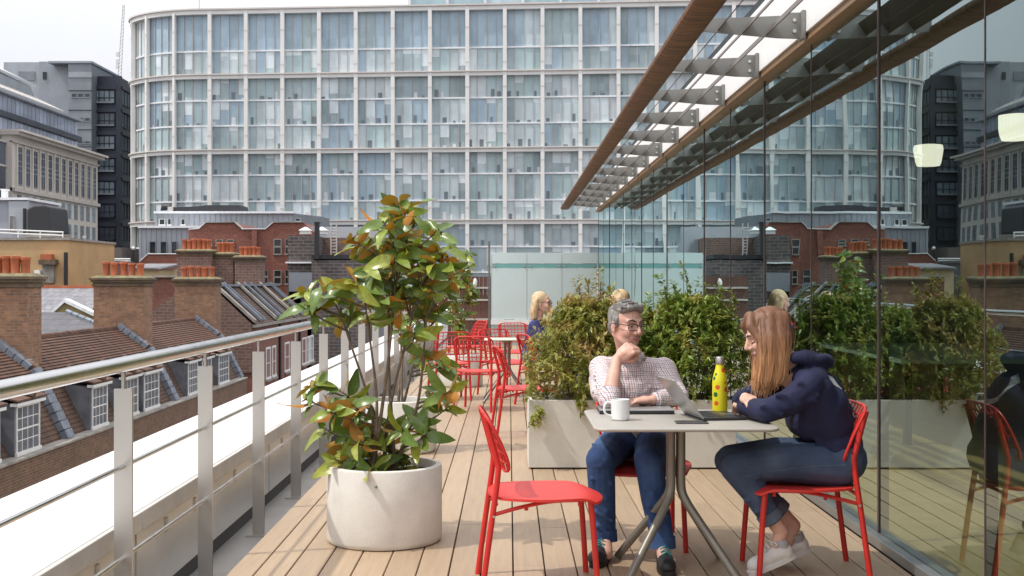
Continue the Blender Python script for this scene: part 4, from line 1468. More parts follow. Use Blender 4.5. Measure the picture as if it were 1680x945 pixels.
# glazed corner bay at the left edge
for z in (1, 3, 5, 7, 9, 11):
    for i in range(6):
        MB().box((SX - 1.2, 88 + i * 2.1, z + 0.1), (SX - 0.5, 90 + i * 2.1, z + 1.9)).build('corner_glass', 'dark_glass', t)
MB().box((SX - 13, 87.5, -17), (SX - 0.9, ya, 13.5)).build('corner_core', 'zinc_dark', t)
for z in (3, 5, 7, 9, 11, 13):
    MB().box((SX - 1.0, 87.8, z - 0.08), (SX - 0.42, ya, z + 0.08)).build('transom', 'steel_pale', t)
# set back glazed storeys
ux = SX - 2.2
MB().box((ux - 12, 86, 13.9), (ux - 0.1, 122.2, 17.6)).build('upper_core', 'zinc_dark', t)
for (za, zb) in ((14.3, 15.5), (16.1, 17.45)):
    for i in range(24):
        y0 = 100.5 + i * 0.9
        MB().box((ux - 0.1, y0, za), (ux, y0 + 0.82, zb)).build('glass_pane', 'lilac_glass', t)
    for i in range(7):
        y0 = 86.5 + i * 2.0
        MB().box((ux - 0.1, y0, za), (ux, y0 + 1.9, zb)).build('glass_pane', 'dark_glass', t)
MB().box((ux - 1, 86, 15.55), (ux + 0.35, 122.3, 16.0)).build('canopy_band', 'dark_clad', t)
MB().box((ux - 1, 86, 17.5), (ux + 0.5, 122.3, 17.75)).build('eaves', 'zinc_roof', t)
# sloping rooflight strip and metal roofs
MB().hexa([(ux - 2.6, 86, 17.75), (ux + 0.2, 86, 17.76), (ux + 0.2, 119, 17.76), (ux - 2.6, 119, 17.75), (ux - 2.6, 86, 19.2), (ux + 0.1, 86, 17.9), (ux + 0.1, 119, 17.9), (ux - 2.6, 116, 19.2)]).build('rooflight', 'skylight_glass', t)
for i in range(30):
    y0 = 86.5 + i * 1.08
    MB().tube([(ux + 0.12, y0, 17.95), (ux - 2.58, y0 - 0.1, 19.25)], 0.06, 5).build('rooflight_bar', 'steel_pale', t)
MB().hexa([(ux - 9, 86, 17.7), (ux - 2.7, 86, 17.7), (ux - 2.7, 120, 17.7), (ux - 9, 120, 17.7), (ux - 9, 86, 23.4), (ux - 2.7, 86, 20.6), (ux - 2.7, 117, 20.2), (ux - 9, 112, 23.4)]).build('metal_roof', 'zinc_roof', t)
MB().hexa([(ux - 5.9, 86, 22.05), (ux - 2.6, 86, 20.7), (ux - 2.6, 118, 20.3), (ux - 5.9, 115.5, 22.0), (ux - 5.9, 86, 22.25), (ux - 2.55, 86, 20.95), (ux - 2.55, 118, 20.5), (ux - 5.9, 115.5, 22.2)]).build('roof_strip', 'skylight_glass', t)

t = thing('grey_tower', 'grey clad service tower rising behind the stone building', 'building', (-50, 140, -17))
Y = 138
block(t, 'tower_wall', 'zinc_dark', 112, 150, 103, 300, Y, 10, -17)
block(t, 'tower_side', 'zinc_roof', 80, 114, 103, 300, Y + 1.5, 8, -17)
block(t, 'tower_band', 'zinc_roof', 112, 150.5, 118, 127, Y - 0.1, 0.1)
block(t, 'tower_cap', 'zinc_roof', 79, 151, 100, 103.5, Y - 0.2, 10)
for (py0, py1) in ((153, 160), (193, 199), (231, 236)):
    for a in (117, 128, 139):
        fwin(t, a, a + 9, py0, py1, Y - 0.02, 'dark_glass', 'zinc_dark')
for py in (148, 180, 212, 240):
    block(t, 'panel_joint', 'dark_clad', 112, 150, py, py + 1.2, Y - 0.06, 0.06)
block(t, 'louvre', 'dark_clad', 70, 76, 118, 130, 139.9, 0.1)
block(t, 'rear_block', 'zinc', 6, 66, 102, 300, 141, 8, -17)
block(t, 'rear_side', 'zinc_roof', 64, 84, 101, 300, 140, 8, -17)
block(t, 'rear_louvre', 'zinc_dark', 30, 57, 117, 132, 140.9, 0.1)

t = thing('dark_tower', 'dark glass and steel tower with stacked projecting bays left of the curved glass building', 'building', (-46, 145, -17))
Y = 140
x0, xc = P(150, 0, Y).x, P(195, 0, Y).x
xe = P(222, 0, 146.5).x
ztop = P(0, 125, Y).z
MB().hexa([(x0, Y, -17), (xc, Y, -17), (xe, 146.5, -17), (x0, 150, -17), (x0, Y, ztop), (xc, Y, ztop), (xe, 146.5, ztop), (x0, 150, ztop)]).build('core', 'dark_clad', t)
nf = 11
for i in range(nf):
    zt = ztop - 1.0 - i * 2.62
    MB().box((x0 + 0.1, Y - 0.35, zt - 0.55), (xc - 0.15, Y + 0.1, zt - 0.1)).build('spandrel', 'dark_clad', t)
    w = MB().box((x0 + 0.3, Y - 0.12, zt - 2.0), (xc - 0.45, Y + 0.05, zt - 0.7)).build('window', 'mid_glass' if i < 5 else 'dark_glass', t)
    mb = MB()
    for k in range(5):
        xx = x0 + 0.3 + (xc - x0 - 0.8) * k / 4
        mb.box((xx, Y - 0.2, zt - 2.0), (xx + 0.08, Y - 0.12, zt - 0.7))
    mb.box((x0 + 0.3, Y - 0.2, zt - 1.55), (xc - 0.45, Y - 0.12, zt - 1.45))
    mb.build('frame', 'dark_clad', w)
    MB().box((x0 + 0.2, Y - 0.5, zt - 2.15), (xc - 0.4, Y - 0.1, zt - 1.98)).build('ledge', 'zinc_dark' if i < 5 else 'dark_clad', t)
    a, b = Vector((xc, Y, 0)), Vector((xe, 146.5, 0))
    U = (b - a)
    ln = U.length
    U.normalize()
    N = Vector((U.y, -U.x, 0))
    fr = (a, U, N)
    w = MB().fbox(fr, 0.5, ln - 1.4, zt - 2.1, zt - 0.5, 0.0, 0.15).build('window', 'mid_glass' if i < 5 else 'dark_glass', t)
    mb = MB()
    for k in range(5):
        u = 0.5 + (ln - 2.0) * k / 4
        mb.fbox(fr, u, u + 0.1, zt - 2.1, zt - 0.5, 0.15, 0.28)
    mb.build('frame', 'zinc_dark', w)
    MB().fbox(fr, 0.0, ln, zt - 0.45, zt - 0.15, 0.0, 0.4).build('spandrel', 'dark_clad', t)
MB().box((xc - 0.25, Y - 0.3, -17), (xc + 0.3, Y + 0.3, ztop)).build('corner_column', 'dark_clad', t)

t = thing('radio_mast', 'thin lattice radio mast against the sky above the dark tower', 'mast', P(198, 125, 160))
pa, pb = P(196, 130, 160), P(203, 8, 160)
for dx in (-0.22, 0.22):
    MB().tube([pa + Vector((dx, 0, 0)), pb + Vector((dx * 0.5, 0, 0))], 0.045, 5).build('leg', 'steel_pale', t)
mb = MB()
for i in range(20):
    f0, f1 = i / 20, (i + 1) / 20
    mb.tube([pa.lerp(pb, f0) + Vector((-0.22 * (1 - f0 / 2), 0, 0)), pa.lerp(pb, f1) + Vector((0.22 * (1 - f1 / 2), 0, 0))], 0.03, 4)
mb.build('lattice', 'steel_pale', t)
for py in (92, 104, 112):
    MB().box(P(190, py, 160), P(196, py - 6, 160.3)).build('antenna', 'win_white', t)
t = thing('thin_antenna', 'hairline antenna on the roof edge of the curved glass building', 'antenna', P(327, 20, 135))
MB().tube([P(327, 22, 135), P(327, -6, 135)], 0.04, 5).build('rod', 'steel_pale', t)
MB().tube([P(327, 22, 135), P(327, 14, 135)], 0.08, 5).build('base', 'steel_pale', t)

# ------------------------------------------------------------------ the big curved glass building
t = thing('glass_building', 'large curved pale blue glass office building with pale stone columns filling the background', 'building', (-10, 130, -17))
A = Vector((-32.0, 130.6, 0))
Bv = Vector((18.67, 126.6, 0))
D = (Bv - A)
D.normalize()
BAY = 3.96
cols = []
for k in range(17):
    cols.append(A + D * (BAY * k))
curve = []
NSEG = 16
for k in range(NSEG + 1):
    th = (math.pi / 2) * k / NSEG
    curve.append(Vector((A.x - 10.3 * math.sin(th), A.y + 7.0 * (1 - math.cos(th)), 0)))
zlev = [30.4, 26.2, 23.45, 20.9, 18.2, 15.4, 12.9, 10.1, 7.8, 5.2, 2.5, -0.1, -2.7, -5.2, -17]
bands = {0: 0.6, 2: 0.52, 5: 0.52, 8: 0.52, 11: 0.52}
rp_ = random.Random(21)
panes = []      # (p0, p1, z0, z1, material)
PM = ['pane_blue', 'pane_teal', 'pane_mid', 'pane_dark', 'pane_pale', 'pane_blind']


def pick(row, bay):
    if row == 0:
        return rp_.choices(PM, [6, 3, 1, 0.2, 1, 0.2])[0]
    if row == 1:
        return rp_.choices(PM, [3, 2, 2, 1, 2, 1.2])[0]
    return rp_.choices(PM, [1.6, 2.2, 2.4, 1.4, 2, 1.6])[0]


segs = []
for k in range(16):
    for j in range(4):
        segs.append((cols[k].lerp(cols[k + 1], (j + (0.075 if j == 0 else 0.01)) / 4), cols[k].lerp(cols[k + 1], (j + (0.925 if j == 3 else 0.99)) / 4), k))
for k in range(NSEG):
    segs.append((curve[k + 1].lerp(curve[k], 0.03), curve[k + 1].lerp(curve[k], 0.97), 100 + k // 4))
for row in range(len(zlev) - 1):
    z1, z0 = zlev[row], zlev[row + 1]
    last = None
    for (p0, p1, b) in segs:
        if last is None or last[0] != b or rp_.random() < 0.42:
            m = pick(row, b)
            last = (b, m)
        else:
            m = last[1]
        zt = z1 - (bands.get(row, 0.12) * 0.5 if row in bands else 0.07)
        zb = z0 + (bands.get(row + 1, 0.12) * 0.5 if (row + 1) in bands else 0.07)
        panes.append((p0, p1, zb, zt, m, row, b))


def pane_mb(mb, p0, p1, zb, zt, mi, split=None):
    d = (p1 - p0)
    d.normalize()
    n = Vector((d.y, -d.x, 0))
    o = n * -0.06
    a, b, c, e = p0 - n * 0.3, p1 - n * 0.3, p1 - n * 0.36, p0 - n * 0.36
    mb.hexa([(a.x, a.y, zb), (b.x, b.y, zb), (c.x, c.y, zb), (e.x, e.y, zb), (a.x, a.y, zt), (b.x, b.y, zt), (c.x, c.y, zt), (e.x, e.y, zt)], mi)


vis = [q for q in panes if q[5] < 8 and (q[6] < 11 or q[6] >= 100)]
vis_ids = set(id(q) for q in vis[:300])
rest = MB()
for q in panes:
    if id(q) in vis_ids:
        mb = MB()
        pane_mb(mb, q[0], q[1], q[2], q[3], 0)
        mb.build('pane', q[4], t)
    else:
        pane_mb(rest, q[0], q[1], q[2], q[3], PM.index(q[4]))
rest.build('window_panes', PM, t, kind='stuff')
# things on the window sills: desks, monitors, boxes
clut = MB()
for q in panes:
    if 2 <= q[5] <= 10 and rp_.random() < 0.55:
        d = (q[1] - q[0])
        ln = d.length
        d.normalize()
        n = Vector((d.y, -d.x, 0))
        a = rp_.uniform(0, ln * 0.5)
        w = rp_.uniform(0.25, 0.5) * ln
        h = rp_.choice([0.25, 0.4, 0.6, 0.85])
        o = q[0] + d * a - n * 0.3
        clut.fbox((o, d, n), 0, min(w, ln - a), q[2], q[2] + h, 0.0, 0.02, 0 if rp_.random() < 0.35 else 1)
    if q[5] >= 1 and rp_.random() < 0.3:
        d = (q[1] - q[0])
        ln = d.length
        d.normalize()
        n = Vector((d.y, -d.x, 0))
        hh_ = (q[3] - q[2]) * rp_.choice([0.2, 0.35, 0.55, 0.75])
        clut.fbox((q[0] - n * 0.3, d, n), 0.02, ln - 0.02, q[3] - hh_, q[3], 0.0, 0.012, 2)
clut.build('office_contents', ['desk_white', 'desk_dark', 'pane_blind'], t, kind='stuff')
# columns
cm = MB().box((-0.20, -0.32, 0), (0.20, 0.12, 47.4))
cm = cm.mesh('column', 'column_pale')
jm = MB()
for z in range(0, 48, 2):
    jm.box((-0.23, -0.33, z * 1.97 + 0.7), (0.31, -0.30, z * 1.97 + 0.78))
ang = math.atan2(D.y, D.x)
jmesh = MB().box((-0.2, -0.34, 0), (0.2, -0.325, 0.16)).mesh('column_joint', 'band_pale')
allc = [(c, ang) for c in cols] + [(curve[k], math.atan2((curve[max(k - 1, 0)] - curve[min(k + 1, NSEG)]).y, (curve[max(k - 1, 0)] - curve[min(k + 1, NSEG)]).x)) for k in (4, 8, 12, 16)]
for (c, a) in allc:
    o = inst(cm, 'column', t, (c.x, c.y, -17), rot=(0, 0, a), scale=(1 if a == ang else 0.7, 1, 1))
    for z in (28.2, 24.5, 21.9, 17.0, 14.2, 9.2, 6.4):
        j = bpy.data.objects.new('column_joint', jmesh)
        COL.objects.link(j)
        j.parent = o
        j.location = (0, 0, z + 17)
        WL[j] = Vector((c.x, c.y, z))


def ribbon(name, m, z0, z1, out, back):
    mb = MB()
    pts = list(reversed(curve)) + cols[1:]
    for i in range(len(pts) - 1):
        d = (pts[i + 1] - pts[i])
        ln = d.length
        d.normalize()
        n = Vector((d.y, -d.x, 0))
        mb.fbox((pts[i], d, n), -0.01, ln + 0.01, z0, z1, -back, out)
    return mb.build(name, m, t)


for r, h in bands.items():
    z = zlev[r]
    ribbon('floor_band', 'column_pale', z - h / 2, z + h * 0.25, 0.25, 0.34)
    ribbon('band_edge', 'band_pale', z + h * 0.25, z + h / 2, 0.42, 0.34)
for r in range(1, len(zlev) - 1):
    if r not in bands:
        ribbon('floor_line', 'line_white', zlev[r] - 0.085, zlev[r] + 0.085, -0.18, 0.34)
# glazing fins between panes
mb = MB()
for k in range(16):
    for j in (1, 2, 3):
        p = cols[k].lerp(cols[k + 1], j / 4)
        mb.fbox((p, D, Vector((D.y, -D.x, 0))), -0.022, 0.022, -17, 30.2, -0.30, -0.2)
for k in range(1, NSEG + 1):
    d = (curve[k - 1] - curve[k]).normalized()
    mb.fbox((curve[k], d, Vector((d.y, -d.x, 0))), -0.025, 0.025, -17, 30.2, -0.30, -0.18)
mb.build('glazing_fins', 'steel_pale', t, kind='stuff')
# body behind
pts = [c + Vector((0.15, 0.5, 0)) for c in curve[::-1]] + [c + Vector((0, 0.5, 0)) for c in cols] + [Vector((40, 170, 0)), Vector((-42, 170, 0))]
MB().prism([(p.x, p.y, -17) for p in pts], (0, 0, 47.3)).build('body', 'mid_glass', t)
# rooftop glazed box
tb = thing('rooftop_box', 'bluish glazed plant storey on top of the curved glass building', 'roof storey', P(800, 5, 140))
Y = 140
for i in range(8):
    x0, x1, z0, z1 = front(672 + i * 62, 733 + i * 62, -30, 26, Y)
    MB().box((x0, Y, z0), (x1, Y + 0.1, z1)).build('pane', rp_.choice(['pane_teal', 'pane_pale', 'pane_blue']), tb)
    MB().box((x0 - 0.15, Y - 0.2, z0), (x0 + 0.15, Y, z1)).build('post', 'column_pale', tb)
# ------------------------------------------------------------------ chairs (local: front is +x)
def make_chair():
    t = thing('red_chair', 'x', 'chair', (0, 0, 0), 'red metal garden chairs')
    # seat shell
    n, m_ = 15, 15
    vs, fs = [], []

    def seatp(u, v):
        # u, v in -1..1 mapped to a rounded square
        e = 0.5
        su = u * math.sqrt(max(0, 1 - 0.36 * v * v))
        sv = v * math.sqrt(max(0, 1 - 0.36 * u * u))
        x, y = su * 0.262, sv * 0.262
        z = 0.432 - 0.012 * math.exp(-((u + 0.15) ** 2 + v * v) * 1.6)
        if u > 0.6:
            z -= 0.075 * (u - 0.6) ** 2 / 0.16 * 0.35
        return Vector((x, y, z))
    for s in (0.0, -0.012):
        for i in range(n):
            for j in range(m_):
                p = seatp(-1 + 2 * i / (n - 1), -1 + 2 * j / (m_ - 1))
                vs.append(p + Vector((0, 0, s)))
    N = n * m_
    for i in range(n - 1):
        for j in range(m_ - 1):
            a, b, c, d = i * m_ + j, (i + 1) * m_ + j, (i + 1) * m_ + j + 1, i * m_ + j + 1
            fs.append((a, b, c, d))
            fs.append((N + a, N + d, N + c, N + b))
    ring = [i * m_ for i in range(n)] + [(n - 1) * m_ + j for j in range(1, m_)] + [i * m_ + m_ - 1 for i in range(n - 2, -1, -1)] + [j for j in range(m_ - 2, 0, -1)]
    for k in range(len(ring)):
        a, b = ring[k], ring[(k + 1) % len(ring)]
        fs.append((a, N + a, N + b, b))
    MB().add(vs, fs, 0, True).build('seat', 'red_seat', t, sharp=50)
    r = 0.0135
    for s in (-1, 1):
        MB().tube(smoothpath([(0.217, s * 0.205, 0.0), (0.20, s * 0.195, 0.25), (0.185, s * 0.185, 0.417)], 4), r, 12).build('front_leg', 'red_paint', t)
        lg = MB().tube(smoothpath([(-0.30, s * 0.205, 0.0), (-0.262, s * 0.20, 0.28), (-0.228, s * 0.193, 0.53), (-0.235, s * 0.19, 0.60), (-0.285, s * 0.186, 0.785)], 5), r, 12).build('rear_leg', 'red_paint', t)
        MB().tube([(-0.247, s * 0.205, 0.35), (-0.247, s * 0.219, 0.35)], 0.006, 8).build('screw', 'screw', lg)
        MB().tube(smoothpath([(0.185, s * 0.178, 0.412), (0.02, s * 0.178, 0.408), (-0.12, s * 0.182, 0.385), (-0.243, s * 0.192, 0.355)], 4), 0.009, 8).build('side_rail', 'red_paint', t)
        MB().tube([(0.14, s * 0.17, 0.405), (0.14, s * 0.17, 0.385)], 0.009, 8).build('seat_stud', 'red_paint', t)
        MB().tube([(-0.10, s * 0.17, 0.39), (-0.10, s * 0.17, 0.368)], 0.009, 8).build('seat_stud', 'red_paint', t)
    MB().tube([(0.183, -0.185, 0.408), (0.183, 0.185, 0.408)], 0.009, 8).build('cross_rail', 'red_paint', t)
    MB().tube([(-0.235, -0.19, 0.40), (-0.235, 0.19, 0.40)], 0.009, 8).build('cross_rail', 'red_paint', t)

    def bp(u, v):
        x = -0.20 - 0.098 * v + 0.035 * (u * u) * (0.3 + 0.7 * (1 - v)) + 0.012 * math.sin(v * 3.1)
        return Vector((x, 0.218 * u, 0.535 + 0.27 * v))
    loop = []
    for k in range(40):
        a = 2 * math.pi * k / 40
        ca, sa = math.cos(a), math.sin(a)
        u = math.copysign(abs(ca) ** 0.42, ca)
        v = 0.5 + 0.5 * math.copysign(abs(sa) ** 0.42, sa)
        loop.append(bp(u, v))
    fr = MB().tube(loop, 0.0072, 8, closed=True).build('back_frame', 'red_paint', t)
    for i in range(1, 9):
        u = -1 + 2 * i / 9
        MB().tube([bp(u, 0.01 + 0.98 * q / 6) for q in range(7)], 0.0044, 6).build('wire', 'red_paint', fr)
    for i in range(1, 6):
        v = i / 6
        MB().tube([bp(-0.99 + 1.98 * q / 10, v) for q in range(11)], 0.0044, 6).build('wire', 'red_paint', fr)
    return t


chair0 = make_chair()
used = False


def chair(x, y, deg, label):
    global used
    c = copy_tree(chair0) if used else chair0
    used = True
    c.location = (x, y, 0)
    c.rotation_euler = (0, 0, R(deg))
    c['label'] = label
    return c


chair(0.165, 5.60, 4, 'empty red chair in the foreground with its seat towards the beige table')
chair(1.375, 5.85, 180, 'red chair under the woman in the navy hoodie')
chair(0.70, 6.45, -90, 'red chair under the man in the checked shirt')
chair(0.16, 11.1, 8, 'red chair half hidden by the left nandina bush, nearest of the far chairs')
chair(-0.33, 13.3, 78, 'red chair with its wire back turned to the camera, behind the nearest far chair')
chair(-0.72, 14.5, 105, 'leftmost of the far red chairs, beside the potted magnolias')
chair(-0.66, 18.4, 205, 'red chair with tilted back rising behind the leftmost far chair')
chair(0.10, 17.2, -80, 'red chair just left of the seated blonde woman, behind the green table')
chair(0.42, 13.75, 20, 'red chair under the blonde woman with glasses')
chair(1.15, 12.55, 170, 'red chair under the blonde person behind the planter')
chair(-0.06, 14.9, -60, 'red chair beyond the pale green table, in the middle of the far group')

# ------------------------------------------------------------------ the near table
TXc, TYc, TZt = 0.80, 5.85, 0.73


def rsq(cx, cy, h, r, n=6):
    out = []
    for (sx, sy, a0) in ((1, 1, 0), (-1, 1, 90), (-1, -1, 180), (1, -1, 270)):
        for k in range(n + 1):
            a = R(a0 + 90 * k / n)
            out.append((cx + sx * (h - r) + r * math.cos(a), cy + sy * (h - r) + r * math.sin(a)))
    return out


def table(name, label, group, x, y, h, topm, legm, z=0.73, foot=0.27, rad=0.017):
    t = thing(name, label, 'table', (x, y, 0), group)
    mb = MB()
    rings = []
    for (dz, ins) in ((-0.016, 0.006), (-0.012, 0.001), (-0.006, 0.0), (-0.002, 0.002), (0, 0.007)):
        rings.append([(px, py, z + dz) for (px, py) in rsq(x, y, h - ins, 0.065)])
    n = len(rings[0])
    vs = [p for rg_ in rings for p in rg_]
    fs = []
    for i in range(len(rings) - 1):
        for k in range(n):
            fs.append((i * n + k, i * n + (k + 1) % n, (i + 1) * n + (k + 1) % n, (i + 1) * n + k))
    mb.add(vs, fs, 0, True)
    mb.add(rings[0], [tuple(range(n - 1, -1, -1))])
    mb.add(rings[-1], [tuple(range(n))])
    mb.build('tabletop', topm, t)
    for sx in (-1, 1):
        for sy in (-1, 1):
            q = 0.024
            MB().tube(smoothpath([(x + sx * q, y + sy * q, z - 0.03), (x + sx * q, y + sy * q, 0.55), (x + sx * q, y + sy * q, 0.42), (x + sx * (q + 0.006), y + sy * (q + 0.006), 0.375), (x + sx * (q + 0.024), y + sy * (q + 0.024), 0.335),
                                  (x + sx * (q + 0.05), y + sy * (q + 0.05), 0.292), (x + sx * (q + 0.05 + (foot - q - 0.05) * 0.5), y + sy * (q + 0.05 + (foot - q - 0.05) * 0.5), 0.152), (x + sx * foot, y + sy * foot, 0.012)], 5), rad, 14).build('leg', legm, t)
    MB().lathe([(0.055, z - 0.045), (0.07, z - 0.017)], (x, y, 0), 16).build('top_plate', legm, t)
    return t


table('cafe_table', 'beige square cafe table with four bent legs between the man and the woman', None, TXc, TYc, 0.418, 'table_beige', 'table_leg', foot=0.255, rad=0.0195)
table('green_table', 'pale green cafe table in front of the far red chairs, left one', 'pale green far tables', -0.02, 14.2, 0.27, 'table_green', 'table_leg')
table('green_table', 'pale green cafe table beside the blonde woman with glasses', 'pale green far tables', 0.80, 13.3, 0.40, 'table_green', 'table_leg')

# things on the table
t = thing('mug', 'white mug at the left of the beige table', 'mug', (0.527, 5.77, TZt))
MB().lathe([(0.036, 0.0), (0.042, 0.006), (0.0445, 0.05), (0.046, 0.098), (0.0435, 0.099), (0.041, 0.05), (0.037, 0.01)], (0.527, 5.77, TZt + 0.001), 32).build('cup', 'mug_white', t)
MB().tube(smoothpath([(0.485, 5.765, TZt + 0.083), (0.462, 5.76, TZt + 0.085), (0.450, 5.757, TZt + 0.06), (0.457, 5.757, TZt + 0.032), (0.486, 5.765, TZt + 0.02)], 5), 0.0055, 10).build('handle', 'mug_white', t)

t = thing('closed_laptop', 'closed dark laptop under the elbow of the man', 'laptop', (0.633, 6.13, TZt))
MB().box((0.447, 6.02, TZt + 0.003), (0.818, 6.25, TZt + 0.017)).build('base', 'laptop_dark', t, bevel=0.003)
MB().box((0.449, 6.022, TZt + 0.0175), (0.816, 6.248, TZt + 0.0235)).build('lid', 'laptop_silver', t, bevel=0.002)

t = thing('open_laptop', 'open silver laptop with its screen turned to the woman', 'laptop', (0.98, 5.92, TZt))
lx0, lx1, ly0, ly1 = 0.886, 1.098, 5.745, 6.065
b = MB().box((lx0, ly0, TZt + 0.003), (lx1, ly1, TZt + 0.014)).build('base', 'laptop_dark', t, bevel=0.003)
key = MB().box((-0.0065, -0.0075, 0), (0.0065, 0.0075, 0.0012)).mesh('key', 'key_black')
for i in range(5):
    for j in range(14):
        inst(key, 'key', b, (lx0 + 0.035 + i * 0.0175, ly0 + 0.03 + j * 0.02, TZt + 0.0141))
MB().box((lx1 - 0.075, ly0 + 0.11, TZt + 0.0141), (lx1 - 0.01, ly0 + 0.21, TZt + 0.0148)).build('touchpad', 'phone_grey', b)
d = Vector((-0.62, 0, 0.785)).normalized()
nr = Vector((d.z, 0, -d.x))
o0 = Vector((lx0 + 0.004, 0, TZt + 0.012))
q = [o0, o0 + d * 0.232]
mb = MB()
th = 0.006
cs = []
for y in (ly0, ly1):
    for p in (q[0], q[1]):
        cs.append((p, y))
mb.hexa([(q[0].x - nr.x * th, ly0, q[0].z - nr.z * th), (q[0].x, ly0, q[0].z), (q[0].x, ly1, q[0].z), (q[0].x - nr.x * th, ly1, q[0].z - nr.z * th),
         (q[1].x - nr.x * th, ly0, q[1].z - nr.z * th), (q[1].x, ly0, q[1].z), (q[1].x, ly1, q[1].z), (q[1].x - nr.x * th, ly1, q[1].z - nr.z * th)])
t.rotation_euler = (0, 0, R(9))
lid = mb.build('lid', 'laptop_silver', t, bevel=0.0025)
a0, a1 = o0 + d * 0.012 + nr * 0.0006, o0 + d * 0.224 + nr * 0.0006
MB().quad([(a0.x, ly0 + 0.008, a0.z), (a0.x, ly1 - 0.008, a0.z), (a1.x, ly1 - 0.008, a1.z), (a1.x, ly0 + 0.008, a1.z)]).build('display', 'screen_black', lid)

t = thing('phone', 'grey smartphone lying at the front of the beige table', 'phone', (0.845, 5.645, TZt))
mb = MB().box((0.77, 5.61, TZt + 0.001), (0.92, 5.68, TZt + 0.009)).build('case', 'phone_grey', t, bevel=0.003)
MB().box((0.774, 5.614, TZt + 0.0092), (0.916, 5.676, TZt + 0.0098)).build('display', 'screen_black', t)

t = thing('bottle', 'yellow drink bottle with printed fruit and a steel cap', 'bottle', (1.05, 6.07, TZt))
MB().lathe([(0.033, 0.0), (0.0375, 0.006), (0.0375, 0.15), (0.036, 0.17), (0.030, 0.195), (0.0225, 0.222), (0.019, 0.24), (0.0185, 0.246)], (1.05, 6.07, TZt + 0.001), 32).build('body', 'bottle_print', t)
MB().lathe([(0.0205, 0.244), (0.0215, 0.247), (0.0205, 0.276), (0.018, 0.281)], (1.05, 6.07, TZt + 0.001), 28).build('cap', 'steel', t)

# ------------------------------------------------------------------ pots and planter
def pot(x, y, r, h, label):
    t = thing('round_planter', label, 'planter', (x, y, 0), 'round concrete planters')
    w = 0.035
    MB().lathe([(r - 0.012, 0.004), (r - 0.004, 0.012), (r, 0.03), (r, h - 0.012), (r - 0.004, h - 0.003), (r - 0.012, h), (r - w + 0.004, h), (r - w, h - 0.006), (r - w, h - 0.10)], (x, y, 0), 64, cap1=False).build('shell', 'concrete_pot', t)
    mb = MB()
    rr = random.Random(2)
    n = 24
    vs = [(x, y, h - 0.045)]
    for i in range(1, 5):
        for k in range(n):
            a = 2 * math.pi * k / n
            q = (r - w + 0.002) * i / 4
            vs.append((x + q * math.cos(a), y + q * math.sin(a), h - 0.05 + rr.uniform(-0.012, 0.012)))
    fs = [(0, 1 + k, 1 + (k + 1) % n) for k in range(n)]
    for i in range(3):
        for k in range(n):
            fs.append((1 + i * n + k, 1 + (i + 1) * n + k, 1 + (i + 1) * n + (k + 1) % n, 1 + i * n + (k + 1) % n))
    mb.add(vs, fs, 0, True)
    mb.build('soil', 'soil', t, kind='stuff')
    return t


pot(-0.668, 6.55, 0.308, 0.41, 'round pale concrete planter in the foreground by the railing')
pot(-0.887, 10.02, 0.29, 0.425, 'round pale concrete planter second from the camera, behind the first')
pot(-0.64, 16.3, 0.29, 0.425, 'round pale concrete planter furthest from the camera, beside the far chairs')

bxp = thing('planter_box', 'long pale rectangular planter behind the seated man', 'planter', (0.91, 9.35, 0))
x0, x1, y0, y1, h = 0.144, 1.682, 9.02, 9.62, 0.512
MB().box((x0, y0, 0.012), (x1, y0 + 0.03, h)).build('front_panel', 'planter_box', bxp, bevel=0.004)
MB().box((x0, y1 - 0.03, 0.012), (x1, y1, h)).build('back_panel', 'planter_box', bxp, bevel=0.004)
for (a, b) in ((x0, x0 + 0.03), (x1 - 0.03, x1)):
    MB().box((a, y0 + 0.031, 0.012), (b, y1 - 0.031, h - 0.001)).build('end_panel', 'planter_box', bxp, bevel=0.003)
MB().box((x0 + 0.031, y0 + 0.031, 0.02), (x1 - 0.031, y1 - 0.031, h - 0.05)).build('soil', 'soil', bxp)
MB().box((x0 + 0.02, y0 + 0.02, 0.0), (x1 - 0.02, y1 - 0.02, 0.012)).build('plinth', 'black_iron', bxp)

# ------------------------------------------------------------------ magnolias
def leaf_mesh(ln, w, bend, fold, name='leaf'):
    n = 7
    vs, fs = [], []
    for i in range(n + 1):
        s = i / n
        x = ln * s
        hw = w * 0.5 * (math.sin(math.pi * min(1, s ** 0.8)) ** 0.75) + 0.0012
        z = -bend * s * s * ln
        for j in (-1, -0.5, 0, 0.5, 1):
            vs.append((x, j * hw, z + fold * abs(j) * hw + 0.004 * math.sin(s * 9 + j * 2) * abs(j)))
    for i in range(n):
        for j in range(4):
            a = i * 5 + j
            fs.append((a, a + 5, a + 6, a + 1))
    mb = MB().add(vs, fs, 0, True)
    return mb.mesh(name, 'leaf_magnolia', sharp=180)


leafs = [leaf_mesh(0.15, 0.062, 0.15, 0.35), leaf_mesh(0.165, 0.066, 0.35, 0.25), leaf_mesh(0.13, 0.056, -0.1, 0.45), leaf_mesh(0.14, 0.060, 0.55, 0.15), leaf_mesh(0.10, 0.042, 0.1, 0.4)]


